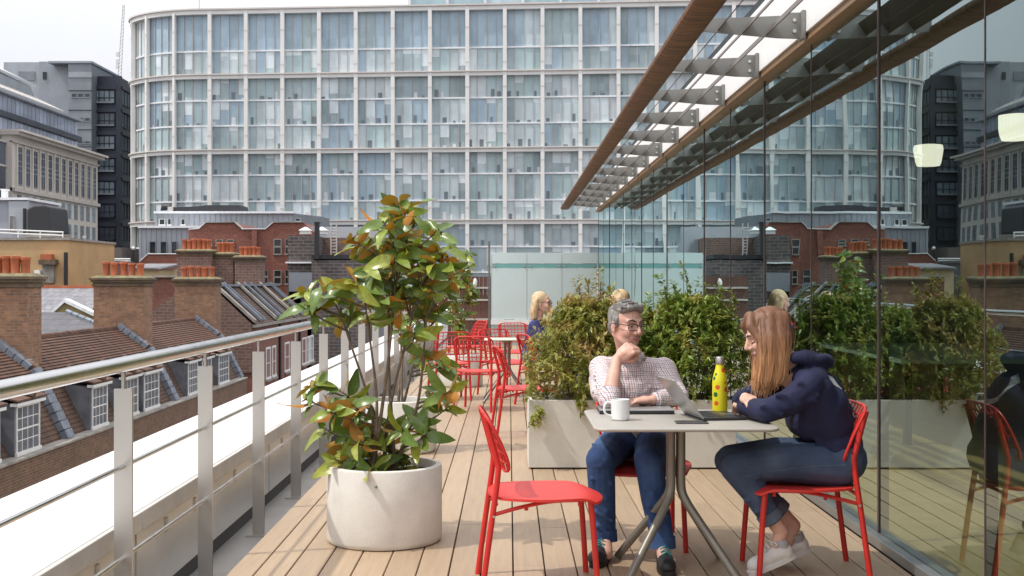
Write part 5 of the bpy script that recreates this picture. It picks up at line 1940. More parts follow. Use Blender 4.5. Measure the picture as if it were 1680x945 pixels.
def magnolia(base, clusters, Y, label, seed, stems, perc, size=1.0, spread=0.22, group='potted magnolias'):
    """clusters: pixel (x, y) of each twig end in the photograph, given a depth of their own"""
    rr = random.Random(seed)
    t = thing('magnolia_tree', label, 'tree', base, group)
    b = Vector(base)
    st = []
    for (px, py, bow) in stems:
        top = P(px, py, Y + rr.uniform(-spread * 0.5, spread * 0.5))
        root = b + Vector((rr.uniform(-0.09, 0.09), rr.uniform(-0.08, 0.08), 0))
        mid = root.lerp(top, 0.5) + Vector((bow, rr.uniform(-0.03, 0.03), 0))
        path = smoothpath([root - Vector((0, 0, 0.05)), root.lerp(mid, 0.5) + Vector((bow * 0.3, 0, 0)), mid, top], 6)
        rads = [0.0135 * size * (1 - 0.62 * i / (len(path) - 1)) for i in range(len(path))]
        MB().tube(path, rads, 8).build('trunk', 'bark', t)
        st.append(path)
    brm = MB()
    tips = []
    for (px, py) in clusters:
        c = P(px, py, Y + rr.uniform(-spread, spread))
        # spring from the nearest stem point lying lower
        best = None
        for path in st:
            for i, p in enumerate(path):
                if p.z < c.z - 0.03:
                    dd = (p - c).length + 0.25 * (c.z - p.z < 0.08)
                    if best is None or dd < best[0]:
                        best = (dd, p)
        p = best[1] if best else b
        mid = p.lerp(c, 0.55) + Vector((0, 0, -0.05 * (p - c).length)) + Vector((rr.uniform(-0.02, 0.02), rr.uniform(-0.02, 0.02), 0))
        path = smoothpath([p, mid, c], 4)
        brm.tube(path, [0.007 * size * (1 - 0.5 * i / (len(path) - 1)) for i in range(len(path))], 6)
        tips.append((c, (c - mid).normalized()))
    brm.build('branches', 'twig', t, kind='stuff')
    n = 0
    extra = MB()
    for (c, dr) in tips:
        k = perc + rr.randint(-1, 2)
        a0 = rr.random() * 6.28
        up = (dr * 0.7 + Vector((0, -0.12, 0.6))).normalized()
        e1 = up.orthogonal().normalized()
        e2 = up.cross(e1)
        for i in range(k):
            a = a0 + i * 2.4
            lift = rr.uniform(-0.35, 0.75)
            d = ((e1 * math.cos(a) + e2 * math.sin(a)) * 1.0 + up * lift).normalized()
            back = -dr * rr.uniform(0, 0.075)
            side = d.cross(Vector((0, 0, 1)))
            if side.length < 1e-3:
                side = Vector((1, 0, 0))
            side.normalize()
            # blades turn their upper face to the light
            lt_ = Vector((-0.42, -0.75, 0.55))
            nrm = lt_ - d * lt_.dot(d)
            nrm = nrm.normalized() if nrm.length > 0.1 else side.cross(d).normalized()
            roll = rr.gauss(0, 0.75) + (math.pi * 0.8 if rr.random() < 0.13 else 0)
            nrm = Quaternion(d, roll) @ nrm
            yv = nrm.cross(d)
            M = Matrix((d, yv, nrm)).transposed()
            s = size * rr.uniform(0.78, 1.22)
            me = rr.choice(leafs)
            if n < 290:
                inst(me, 'leaf', t, c + back, rot=M.to_quaternion(), scale=(s, s, s))
            else:
                extra.add([c + back + M @ (v.co * s) for v in me.vertices], [tuple(p.vertices) for p in me.polygons], 0, True)
            n += 1
    if extra.v:
        extra.build('foliage', 'leaf_magnolia_mass', t, kind='stuff', sharp=180)
    return t


crown = [(655, 334), (672, 338), (735, 420), (740, 455), (728, 472), (704, 445), (640, 372), (660, 410), (630, 490), (664, 488), (500, 478), (526, 470), (498, 505), (575, 392), (720, 376), (655, 352), (628, 362), (682, 366), (604, 388), (640, 392), (668, 388), (704, 392), (728, 405), (612, 412), (648, 420), (686, 418), (590, 402),
         (716, 432), (664, 444), (628, 446), (600, 440), (690, 452), (735, 436), (648, 470), (612, 474), (676, 478), (708, 474), (584, 466), (560, 474), (540, 488), (515, 494),
         (572, 500), (600, 508), (640, 504), (690, 506), (722, 500), (556, 520), (680, 545), (696, 580)]
low = [(548, 752), (578, 762), (612, 768), (640, 765), (668, 755), (560, 728), (508, 628), (500, 655), (740, 640), (720, 640), (556, 640), (532, 672), (576, 662), (602, 690), (560, 704), (590, 722), (622, 700), (640, 722), (660, 700), (610, 745), (650, 745), (700, 684), (735, 668), (700, 712), (528, 700), (580, 742), (640, 690)]
magnolia((-0.668, 6.55, 0.36), crown + low, 6.55, 'tall leafy magnolia with rusty leaf backs in the foreground planter', 4,
         [(655, 400, 0.02), (690, 470, -0.03), (560, 520, 0.05), (600, 505, 0.04), (640, 395, -0.02), (700, 520, 0.06)], 7, 0.94)
c2 = [(px, py) for (px, py) in ((640, 500), (665, 470), (700, 480), (690, 520), (655, 535), (630, 520), (715, 510), (675, 450), (735, 590), (745, 600), (720, 600), (700, 585))]
magnolia((-0.887, 10.02, 0.375), c2, 10.02, 'smaller magnolia in the second round planter, mostly hidden by the first', 9,
         [(655, 470, 0.02), (690, 480, 0.04), (672, 520, -0.03)], 8, 1.0, 0.2)
rr = random.Random(77)
c3 = [(757 + rr.uniform(-26, 26) * math.sin(math.pi * min(1, max(0.25, (py - 412) / 130))) ** 0.5, py) for py in [416, 424, 430, 436, 440, 446, 450, 455, 460, 464, 468, 472, 476, 480, 484, 488, 492, 496, 500, 505, 510, 515, 520, 525, 530, 535, 540, 545, 470, 462, 478, 486]]
magnolia((-0.64, 16.3, 0.375), c3, 16.3, 'narrow bushy magnolia furthest along the railing', 13, [(757, 430, 0.02), (750, 470, -0.03), (765, 480, 0.03)], 8, 0.85, 0.24)


# ------------------------------------------------------------------ nandina bushes
def nandina(label, cx, cy, rx, ry, zb, zt, n, m, seed, spikes, droop=()):
    rr = random.Random(seed)
    t = thing('nandina_bush', label, 'shrub', (cx, cy, 0.47), 'shrubs in the long planter')
    sm_ = MB()
    lf = MB()
    sprays = []
    for i in range(n):
        # clumps spread through the volume, denser towards the outside
        a = rr.random() * 6.283
        q = rr.random() ** 0.42
        hz = rr.random() ** 0.75
        w = (0.70 + 0.30 * math.sin(math.pi * min(1, 0.25 + 0.7 * hz))) * (1.0 if hz < 0.35 else math.sqrt(max(0.05, 1 - ((hz - 0.35) / 0.68) ** 2)))
        x = cx + rx * w * q * math.cos(a)
        y = cy + ry * w * q * math.sin(a)
        z = zb + (zt - zb) * hz + rr.uniform(-0.03, 0.03)
        sprays.append((Vector((x, y, z)), Vector((math.cos(a) * q, math.sin(a) * q, 0.35 + 0.5 * rr.random()))))
    for (px, py, Y) in spikes:
        p = P(px, py, Y)
        b0 = Vector((cx + (p.x - cx) * 0.6, cy + (p.y - cy) * 0.6, zb + 0.2))
        sm_.tube(smoothpath([b0, b0.lerp(p, 0.6) + Vector((0.01, 0, 0)), p], 4), 0.0035, 5)
        for k in range(9):
            q = b0.lerp(p, 0.55 + 0.45 * k / 8)
            sprays.append((q, Vector((rr.uniform(-0.5, 0.5), rr.uniform(-0.5, 0.5), 0.9))))
    for (px, py, Y) in droop:
        p = P(px, py, Y)
        for k in range(5):
            sprays.append((p + Vector((rr.uniform(-0.03, 0.03), rr.uniform(-0.03, 0.03), rr.uniform(-0.02, 0.05))), Vector((rr.uniform(-0.3, 0.3), -0.4, -0.7))))
    for i in range(16):
        a = rr.random() * 6.283
        p = Vector((cx + rx * 0.7 * math.cos(a), cy + ry * 0.7 * math.sin(a), zb + (zt - zb) * rr.uniform(0.5, 0.9)))
        b0 = Vector((cx + rx * 0.3 * math.cos(a), cy + ry * 0.3 * math.sin(a), 0.45))
        sm_.tube(smoothpath([b0, b0.lerp(p, 0.5) + Vector((0.02, 0, 0.03)), p], 3), 0.005, 5)
    for (c, d) in sprays:
        d = d.normalized()
        e = d.orthogonal().normalized()
        e = Quaternion(d, rr.random() * 6.28) @ e
        f = d.cross(e)
        ln = rr.uniform(0.06, 0.12)
        for k in range(rr.randint(12, 18)):
            s = rr.random()
            base = c + d * ln * s
            side = rr.choice((-1, 1))
            ld = (d * 0.5 + e * side * 0.8 + f * rr.uniform(-0.6, 0.6) + Vector((0, 0, -0.25))).normalized()
            L_ = rr.uniform(0.034, 0.06)
            w = L_ * 0.36
            nn = (Vector((0, 0, 1)) + Vector((rr.uniform(-0.7, 0.7), rr.uniform(-0.7, 0.7), 0))).normalized()
            sd = ld.cross(nn)
            if sd.length < 0.05:
                continue
            sd.normalize()
            lf.add([base, base + ld * L_ * 0.45 + sd * w * 0.5 + nn * 0.003, base + ld * L_ - nn * 0.004, base + ld * L_ * 0.45 - sd * w * 0.5 + nn * 0.003], [(0, 1, 2, 3)])
    sm_.build('stems', 'twig', t, kind='stuff')
    lf.build('foliage', m, t, kind='stuff')
    return t


nandina('reddish green bushy nandina overhanging the left end of the long planter', 0.60, 9.28, 0.43, 0.36, 0.44, 1.20, 1000, 'leaf_nandina', 31,
        [(985, 462, 9.3), (950, 470, 9.2), (930, 495, 9.3), (965, 470, 9.4), (1000, 480, 9.4)],
        [(884, 668, 8.98), (880, 685, 8.97), (952, 655, 8.99), (870, 600, 9.05), (872, 630, 9.0)])
nandina('fresh green nandina behind the head of the man, in the middle of the long planter', 0.98, 9.34, 0.32, 0.28, 0.46, 1.12, 560, 'leaf_nandina_green', 32,
        [(1040, 520, 9.3), (1060, 530, 9.3)])
nandina('tall green nandina with a pointed top at the right end of the long planter', 1.40, 9.32, 0.43, 0.32, 0.46, 1.22, 1000, 'leaf_nandina_green', 33,
        [(1126, 452, 9.3), (1090, 470, 9.2), (1150, 478, 9.3), (1180, 480, 9.3), (1082, 490, 9.4), (1110, 480, 9.3), (1205, 490, 9.3), (1062, 500, 9.3)])
# ------------------------------------------------------------------ people
def basis(f, u=(0, 0, 1)):
    f = Vector(f).normalized()
    r = f.cross(Vector(u)).normalized()     # to the person's right
    u = r.cross(f).normalized()
    return f, r, u


class Head:
    def __init__(self, c, f, up=(0, 0, 1), s=1.0):
        self.c = Vector(c)
        self.f, self.r, self.u = basis(f, up)
        self.s = s
        self.M = Matrix((self.f, self.r, self.u)).transposed()

    def p(self, f, r, u):
        return self.c + (self.f * f + self.r * r + self.u * u) * self.s

    def ell(self, mb, f, r, u, rad):
        mb.ball(self.p(f, r, u), Vector(rad) * self.s, self.M)

    def flesh(self, mb):
        e, s = self.ell, self.s
        e(mb, -0.012, 0, 0.028, (0.096, 0.074, 0.082))
        e(mb, 0.022, 0, -0.02, (0.072, 0.064, 0.085))
        e(mb, 0.03, 0, -0.078, (0.056, 0.05, 0.036))
        e(mb, 0.07, 0, -0.103, (0.022, 0.026, 0.018))
        for q in (-1, 1):
            e(mb, 0.062, q * 0.034, -0.03, (0.028, 0.024, 0.028))
            mb.cap(self.p(0.083, q * 0.012, 0.026), 0.012 * s, self.p(0.072, q * 0.046, 0.024), 0.011 * s)
            mb.cap(self.p(-0.01, q * 0.058, -0.05), 0.02 * s, self.p(0.045, q * 0.03, -0.09), 0.018 * s)
            e(mb, -0.008, q * 0.077, -0.012, (0.019, 0.009, 0.031))
            e(mb, 0.002, q * 0.079, -0.032, (0.010, 0.007, 0.012))
            mb.ball(self.p(0.099, q * 0.012, -0.036), 0.009 * s)
        mb.cap(self.p(0.090, 0, 0.012), 0.009 * s, self.p(0.112, 0, -0.028), 0.0125 * s)
        mb.cap(self.p(0.083, -0.018, -0.064), 0.011 * s, self.p(0.083, 0.018, -0.064), 0.011 * s)
        mb.ball(self.p(0.083, 0, -0.078), 0.013 * s)

    def features(self, parent, brow='brow_hair', smile=0.004, down=False, skin='skin_man', gaze=0.0):
        for q in (-1, 1):
            if down:      # lowered lids: only the lash line shows
                MB().tube(smoothpath([self.p(0.080, q * 0.017, -0.008), self.p(0.086, q * 0.031, -0.0115), self.p(0.076, q * 0.046, -0.007)], 4), 0.0018, 6).build('eyelash', 'eye_dark', parent)
                MB().ball(self.p(0.0755, q * 0.031, -0.003), Vector((0.010, 0.0165, 0.0085)) * self.s, self.M).build('eyelid', skin, parent)
            else:
                o = MB().ball(self.p(0.0735, q * 0.031, -0.001), Vector((0.0115, 0.0155, 0.0062)) * self.s, self.M).build('eye', 'eye_white', parent)
                MB().ball(self.p(0.0822, q * 0.031 + gaze, -0.0005), Vector((0.0042, 0.0062, 0.0058)) * self.s, self.M).build('iris', 'eye_dark', o)
                MB().tube(smoothpath([self.p(0.081, q * 0.015, 0.002), self.p(0.0865, q * 0.031, 0.0065), self.p(0.077, q * 0.047, 0.003)], 4), 0.0030, 8).build('eyelid', skin, parent)
                MB().tube(smoothpath([self.p(0.080, q * 0.016, -0.004), self.p(0.084, q * 0.031, -0.0085), self.p(0.076, q * 0.046, -0.005)], 4), 0.0024, 8).build('eyelid', skin, parent)
            MB().tube(smoothpath([self.p(0.094, q * 0.014, 0.024), self.p(0.092, q * 0.032, 0.032), self.p(0.078, q * 0.05, 0.026)], 4), [0.003, 0.0036, 0.0042, 0.0046, 0.0046, 0.0042, 0.0036, 0.003, 0.002], 6).build('eyebrow', brow, parent)
        MB().tube(smoothpath([self.p(0.083, -0.026, -0.066 + smile), self.p(0.0935, -0.012, -0.066), self.p(0.0955, 0, -0.0675), self.p(0.0935, 0.012, -0.066), self.p(0.083, 0.026, -0.066 + smile)], 4), [0.002] + [0.0042] * 15 + [0.002], 8).build('lips', 'lip', parent)

    def glasses(self, parent):
        g = MB()
        for q in (-1, 1):
            loop = []
            for k in range(20):
                a = 2 * math.pi * k / 20
                ca, sa = math.cos(a), math.sin(a)
                loop.append(self.p(0.103 - abs(0.033 + math.copysign(abs(ca) ** 0.5, ca) * 0.025) ** 2 * 2.2, q * (0.033 + math.copysign(abs(ca) ** 0.5, ca) * 0.025), -0.004 + 0.0165 * math.copysign(abs(sa) ** 0.5, sa)))
            g.tube(loop, 0.0021 * self.s, 6, closed=True)
            g.tube(smoothpath([self.p(0.097, q * 0.057, 0.006), self.p(0.085, q * 0.071, 0.006), self.p(-0.005, q * 0.083, 0.006), self.p(-0.03, q * 0.080, -0.012)], 4), 0.0023 * self.s, 6)
            top = [p for p in loop[1:10]]
            g.tube(top, 0.0030 * self.s, 6)
        g.tube(smoothpath([self.p(0.102, -0.009, 0.004), self.p(0.106, 0, 0.007), self.p(0.102, 0.009, 0.004)], 4), 0.0021 * self.s, 6)
        return g.build('glasses', 'glasses_black', parent)


def fist(mb, wrist, dr, palm, spread, s=1.0, curl=(1.0, 1.35, 1.0), thumbside=1):
    """hand with four bent fingers and a thumb; dr points to the knuckles, palm is the way the palm faces"""
    w = Vector(wrist)
    d = Vector(dr).normalized()
    n = Vector(palm)
    n = (n - d * n.dot(d)).normalized()
    sd = d.cross(n).normalized() * spread      # towards the little finger
    M = Matrix((d, sd.normalized(), n)).transposed()
    mb.ball(w + d * 0.050 * s, Vector((0.052, 0.040, 0.019)) * s, M)
    mb.cap(w, 0.024 * s, w + d * 0.045 * s, 0.026 * s)
    mb.cap(w + d * 0.03 * s - sd * 0.02 * s, 0.017 * s, w + d * 0.08 * s - sd * 0.024 * s, 0.014 * s)
    mb.cap(w + d * 0.03 * s + sd * 0.02 * s, 0.016 * s, w + d * 0.075 * s + sd * 0.028 * s, 0.013 * s)
    for i, (o, ln, r) in enumerate(((-0.029, 0.92, 0.0098), (-0.010, 1.0, 0.0102), (0.009, 0.95, 0.0098), (0.027, 0.78, 0.0088))):
        k = w + d * (0.090 - abs(i - 1) * 0.004) * s + sd * o * s
        mb.ball(k - n * 0.004 * s, 0.0118 * s)
        a = 0.0
        p = k
        for L_, c in ((0.043, curl[0]), (0.028, curl[1]), (0.021, curl[2])):
            a += c * (1 + 0.05 * (i - 1))
            q = p + (d * math.cos(a) + n * math.sin(a)) * L_ * ln * s
            mb.cap(p, r * s, q, r * 0.93 * s, 10)
            p = q
    b0 = w + d * 0.022 * s - sd * 0.026 * s + n * 0.008 * s
    b1 = b0 + (d * 0.7 - sd * 0.45 + n * 0.5).normalized() * 0.042 * s
    b2 = b1 + (d * 0.75 + sd * 0.25 + n * 0.55).normalized() * 0.032 * s
    b3 = b2 + (d * 0.5 + sd * 0.75 + n * 0.35).normalized() * 0.024 * s
    mb.chain([b0, b1, b2, b3], [0.015 * s, 0.0125 * s, 0.0112 * s, 0.009 * s], 10)


def shoe(parent, heel, toe, name, m, sole, laces=None, w=0.046, h=0.075, ankle=None, up=Vector((0, 0, 1))):
    heel, toe = Vector(heel), Vector(toe)
    f, r, u = basis(toe - heel, up)
    L_ = (toe - heel).length
    M = Matrix((f, r, u)).transposed()
    mb = MB()
    P_ = lambda a, b, c: heel + f * a * L_ + r * b + u * c
    mb.ball(P_(0.16, 0, 0.040), Vector((0.16 * L_ * 1.15, w * 0.82, 0.052)), M)
    mb.cap(P_(0.2, 0, 0.045), w * 0.85, P_(0.62, 0, 0.040), w * 0.88)
    mb.ball(P_(0.76, 0.003, 0.032), Vector((0.24 * L_, w * 1.04, 0.040)), M)
    mb.cap(P_(0.2, 0, 0.06), w * 0.78, P_(0.16, 0, h + 0.012), w * 0.74)
    mb.cap(P_(0.30, 0, 0.068), w * 0.6, P_(0.58, 0, 0.052), w * 0.62)
    s = blob(mb, name, m, parent, 0.006, 5)
    so = MB()
    for (z0, z1, g) in ((-0.004, 0.018, 1.0),):
        ring = []
        for k in range(28):
            a = 2 * math.pi * k / 28
            x = 0.5 + 0.53 * math.cos(a)
            wd = w * (0.92 + 0.17 * math.cos(a)) * g
            ring.append((x, wd * math.copysign(abs(math.sin(a)) ** 0.75, math.sin(a))))
        vs = [P_(x, y, z0) for x, y in ring] + [P_(x, y * 1.0, z1) for x, y in ring]
        n = 28
        so.add(vs, [(k, (k + 1) % n, n + (k + 1) % n, n + k) for k in range(n)] + [tuple(range(n - 1, -1, -1)), tuple(range(n, 2 * n))], 0, True)
    so.build('sole', sole, s)
    if laces:
        lb = MB()
        for i in range(4):
            a = 0.36 + 0.085 * i
            z = 0.112 - 0.017 * i
            z = 0.112 - 0.009 * i
            lb.tube([P_(a, -0.024, z - 0.012), P_(a + 0.012, 0, z + 0.002), P_(a + 0.02, 0.024, z - 0.012)], 0.0035, 6)
            lb.tube([P_(a + 0.02, -0.024, z - 0.012), P_(a + 0.012, 0, z + 0.004), P_(a, 0.024, z - 0.012)], 0.0035, 6)
        for q in (-1, 1):
            lb.tube(smoothpath([P_(0.36, 0, 0.098), P_(0.34, q * 0.02, 0.112), P_(0.30, q * 0.042, 0.098), P_(0.33, q * 0.03, 0.09), P_(0.36, 0, 0.097)], 4), 0.003, 6)
        lb.build('laces', laces, s)
    return s


# ---- the man
def man():
    t = thing('person', 'seated man in a checked shirt and glasses resting his chin on his fist', 'person', (0.68, 6.45, 0.0))
    hd = Head((0.614, 6.375, 1.163), (0.52, -0.84, -0.09), up=(0.02, 0.0, 1), s=1.02)
    pel, che, nk = Vector((0.70, 6.60, 0.53)), Vector((0.66, 6.52, 0.80)), Vector((0.645, 6.475, 0.98))
    sR, eR, wR = Vector((0.492, 6.47, 0.925)), Vector((0.505, 6.12, 0.79)), Vector((0.552, 6.235, 0.990))
    sL, eL, wL = Vector((0.822, 6.49, 0.915)), Vector((0.882, 6.34, 0.79)), Vector((0.73, 6.22, 0.78))
    hips = [Vector((0.61, 6.58, 0.525)), Vector((0.79, 6.58, 0.525))]
    knees = [Vector((0.455, 6.06, 0.498)), Vector((0.692, 6.03, 0.498))]
    ank = [Vector((0.478, 6.10, 0.10)), Vector((0.748, 5.94, 0.10))]
    # body, one continuous surface
    b = MB()
    hd.flesh(b)
    b.cap(hd.p(-0.02, 0, -0.06), 0.052, nk + Vector((0, 0.01, -0.02)), 0.056)
    b.chain([pel, Vector((0.68, 6.58, 0.66)), che, nk - Vector((0, 0, 0.08))], [0.12, 0.115, 0.13, 0.075])
    for (s, e, w) in ((sR, eR, wR), (sL, eL, wL)):
        b.cap(nk - Vector((0, 0, 0.05)), 0.05, s, 0.05)
        b.chain([s, e], [0.048, 0.037])
        b.chain([e, e.lerp(w, 0.35), w], [0.036, 0.040, 0.026])
    for i in (0, 1):
        b.chain([hips[i], knees[i], ank[i], ank[i] + Vector((0, -0.1, -0.05))], [0.078, 0.056, 0.036, 0.035])
        b.cap(knees[i].lerp(ank[i], 0.3) + Vector((0, 0.02, 0)), 0.05, ank[i], 0.032)
    fist(b, wR, (0.78, -0.18, 0.62), (0.35, 0.85, -0.25), 1, 1.06, curl=(1.15, 1.5, 0.9))
    fist(b, wL, (-0.95, -0.2, 0.0), (0, 0, -1), 1, 1.0, curl=(0.3, 0.4, 0.3))
    blob(b, 'body', 'skin_man', t, 0.005, 5)
    hd.features(t, skin='skin_man', gaze=-0.002, smile=0.008)
    hd.glasses(t)
    # hair: short grey, brushed up at the front
    h = MB()
    hd.ell(h, -0.026, 0, 0.037, (0.095, 0.078, 0.080))
    hd.ell(h, -0.072, 0, -0.012, (0.036, 0.062, 0.062))
    for q in (-1, 1):
        hd.ell(h, -0.022, q * 0.068, 0.022, (0.042, 0.014, 0.05))
        h.cap(hd.p(0.014, q * 0.069, 0.03), 0.012, hd.p(0.012, q * 0.071, -0.008), 0.007)
    for i in range(7):
        a = -0.056 + 0.112 * i / 6
        h.cap(hd.p(0.055 - abs(a) * 0.25, a, 0.094 - abs(a) * 0.35), 0.014, hd.p(-0.01, a * 1.05, 0.105 - abs(a) * 0.4), 0.018)
    h.cap(hd.p(0.060, 0.045, 0.088), 0.017, hd.p(0.066, -0.03, 0.100), 0.019)
    h.cap(hd.p(0.045, -0.05, 0.075), 0.015, hd.p(0.062, -0.035, 0.095), 0.016)
    hair = blob(h, 'hair', 'hair_grey', t, 0.005, 3)
    st = MB()
    rr = random.Random(8)
    for i in range(80):
        a = rr.uniform(-0.065, 0.065)
        f0 = rr.uniform(-0.09, 0.06)
        z = 0.122 - abs(a) * 0.62 - max(0, -f0 - 0.03) * 0.7
        p0 = hd.p(f0, a, z - 0.004)
        p1 = hd.p(f0 + 0.02, a + 0.012, z + rr.uniform(0.004, 0.012))
        p2 = hd.p(f0 + 0.002, a + 0.03, z + rr.uniform(0.0, 0.010))
        st.tube([p0, p1, p2], [0.0042, 0.0038, 0.0012], 5)
    st.build('hair_locks', 'hair_grey', hair, kind='stuff')
    # shirt
    s = MB()
    s.chain([pel + Vector((0, -0.01, 0.03)), Vector((0.68, 6.575, 0.64)), che, nk - Vector((0, -0.005, 0.085))], [0.135, 0.138, 0.150, 0.09])
    s.cap(Vector((0.57, 6.50, 0.80)), 0.105, Vector((0.78, 6.51, 0.79)), 0.105)
    s.cap(Vector((0.60, 6.56, 0.60)), 0.105, Vector((0.77, 6.56, 0.60)), 0.105)
    for (sh, e, w, k) in ((sR, eR, wR, 0.12), (sL, eL, wL, 0.75)):
        s.cap(nk - Vector((0, -0.01, 0.045)), 0.058, sh, 0.062)
        m_ = sh.lerp(e, 0.55) + Vector((0, 0.0, -0.015))
        s.chain([sh, m_, e], [0.070, 0.064, 0.055])
        s.chain([e, e.lerp(w, k)], [0.054, 0.048])
    s.cap(sR + Vector((-0.01, 0, -0.06)), 0.06, Vector((0.475, 6.25, 0.82)), 0.058)
    rr = random.Random(12)
    for i in range(26):   # folds
        c = Vector((rr.uniform(0.5, 0.84), 6.40 + rr.uniform(-0.01, 0.03), rr.uniform(0.6, 0.86)))
        d = Vector((rr.uniform(-0.05, 0.05), 0, rr.uniform(-0.05, 0.05)))
        s.cap(c, 0.014, c + d, 0.008)
    for (a, b_) in ((sR, eR), (sL, eL)):
        for i in range(7):
            c = a.lerp(b_, 0.25 + 0.11 * i)
            s.cap(c + Vector((-0.045, -0.035, 0.02)), 0.016, c + Vector((0.035, -0.045, -0.02 + 0.02 * (i % 2))), 0.016)
    sh_ = blob(s, 'shirt', 'shirt_check', t, 0.006, 5)
    for (e, w, k) in ((eR, wR, 0.16), (eL, wL, 0.78)):
        p = e.lerp(w, k)
        d = (w - e).normalized()
        rad = 0.052 if k < 0.5 else 0.046
        MB().tube([p - d * 0.022, p - d * 0.018, p + d * 0.018, p + d * 0.022, p + d * 0.014], [rad - 0.004, rad, rad, rad - 0.003, rad - 0.012], 18).build('cuff', 'shirt_check', sh_)
    # collar: two turned-down wings
    for q in (-1, 1):
        r = hd.r * q
        base = [nk + Vector((0.052 * math.sin(a) * q, -0.055 * math.cos(a), 0.012)) for a in (0.25, 0.8, 1.4, 2.2, 3.0)]
        vs = []
        for i, p in enumerate(base):
            out = Vector((p.x - nk.x, p.y - nk.y, 0)).normalized()
            vs.append(p + out * 0.012 + Vector((0, 0, 0.022)))
            vs.append(p + out * (0.034 + (0.02 if i == 0 else 0)) + Vector((0.012 * q if i == 0 else 0, 0, -0.028 if i == 0 else -0.014)))
        fs = [(2 * i, 2 * i + 1, 2 * i + 3, 2 * i + 2) for i in range(len(base) - 1)]
        c = MB().add(vs, fs, 0, True).build('collar', 'shirt_check', sh_, sharp=180)
        so = c.modifiers.new('thick', 'SOLIDIFY')
        so.thickness = 0.004
    # jeans
    j = MB()
    j.cap(hips[0] + Vector((0.0, 0.02, 0.03)), 0.112, hips[1] + Vector((0.0, 0.02, 0.03)), 0.112)
    for i in (0, 1):
        kn = knees[i]
        j.chain([hips[i] + Vector((0, 0, 0.005)), hips[i].lerp(kn, 0.5) + Vector((0, 0, 0.008)), kn], [0.102, 0.092, 0.075])
        j.chain([kn, kn.lerp(ank[i], 0.45) + Vector((0, 0.015, 0)), ank[i] + Vector((0, 0.008, 0.03))], [0.072, 0.068, 0.058])
        rr = random.Random(40 + i)
        for q in range(9):
            f = rr.random()
            c = hips[i].lerp(kn, 0.1 + 0.9 * f) + Vector((rr.uniform(-0.05, 0.05), -0.03, 0.055))
            j.cap(c, 0.012, c + Vector((rr.uniform(-0.05, 0.05), 0.02, rr.uniform(-0.02, 0.02))), 0.007)
        for q in range(9):
            c = kn.lerp(ank[i], rr.uniform(0.1, 0.95))
            j.cap(c + Vector((rr.uniform(-0.05, -0.01), -0.045, rr.uniform(0.0, 0.035))), 0.012, c + Vector((rr.uniform(0.01, 0.05), -0.048, rr.uniform(-0.035, 0.0))), 0.009)
    jn = blob(j, 'jeans', 'denim_blue', t, 0.006, 4)
    for i in (0, 1):
        a = ank[i] + Vector((0, 0.008, 0.0))
        MB().tube([a + Vector((0, 0, 0.045)), a + Vector((0, -0.004, -0.012)), a + Vector((0, -0.004, -0.014)), a + Vector((0, 0, 0.03))], [0.063, 0.066, 0.060, 0.056], 20).build('hem', 'denim_blue', jn)
    shoe(t, (0.492, 6.155, 0.006), (0.415, 5.885, 0.006), 'shoe', 'shoe_black', 'sole_black', 'lace_teal', h=0.105)
    shoe(t, (0.755, 6.00, 0.006), (0.748, 5.715, 0.006), 'shoe', 'shoe_black', 'sole_black', 'lace_teal', h=0.105)
    return t


man()


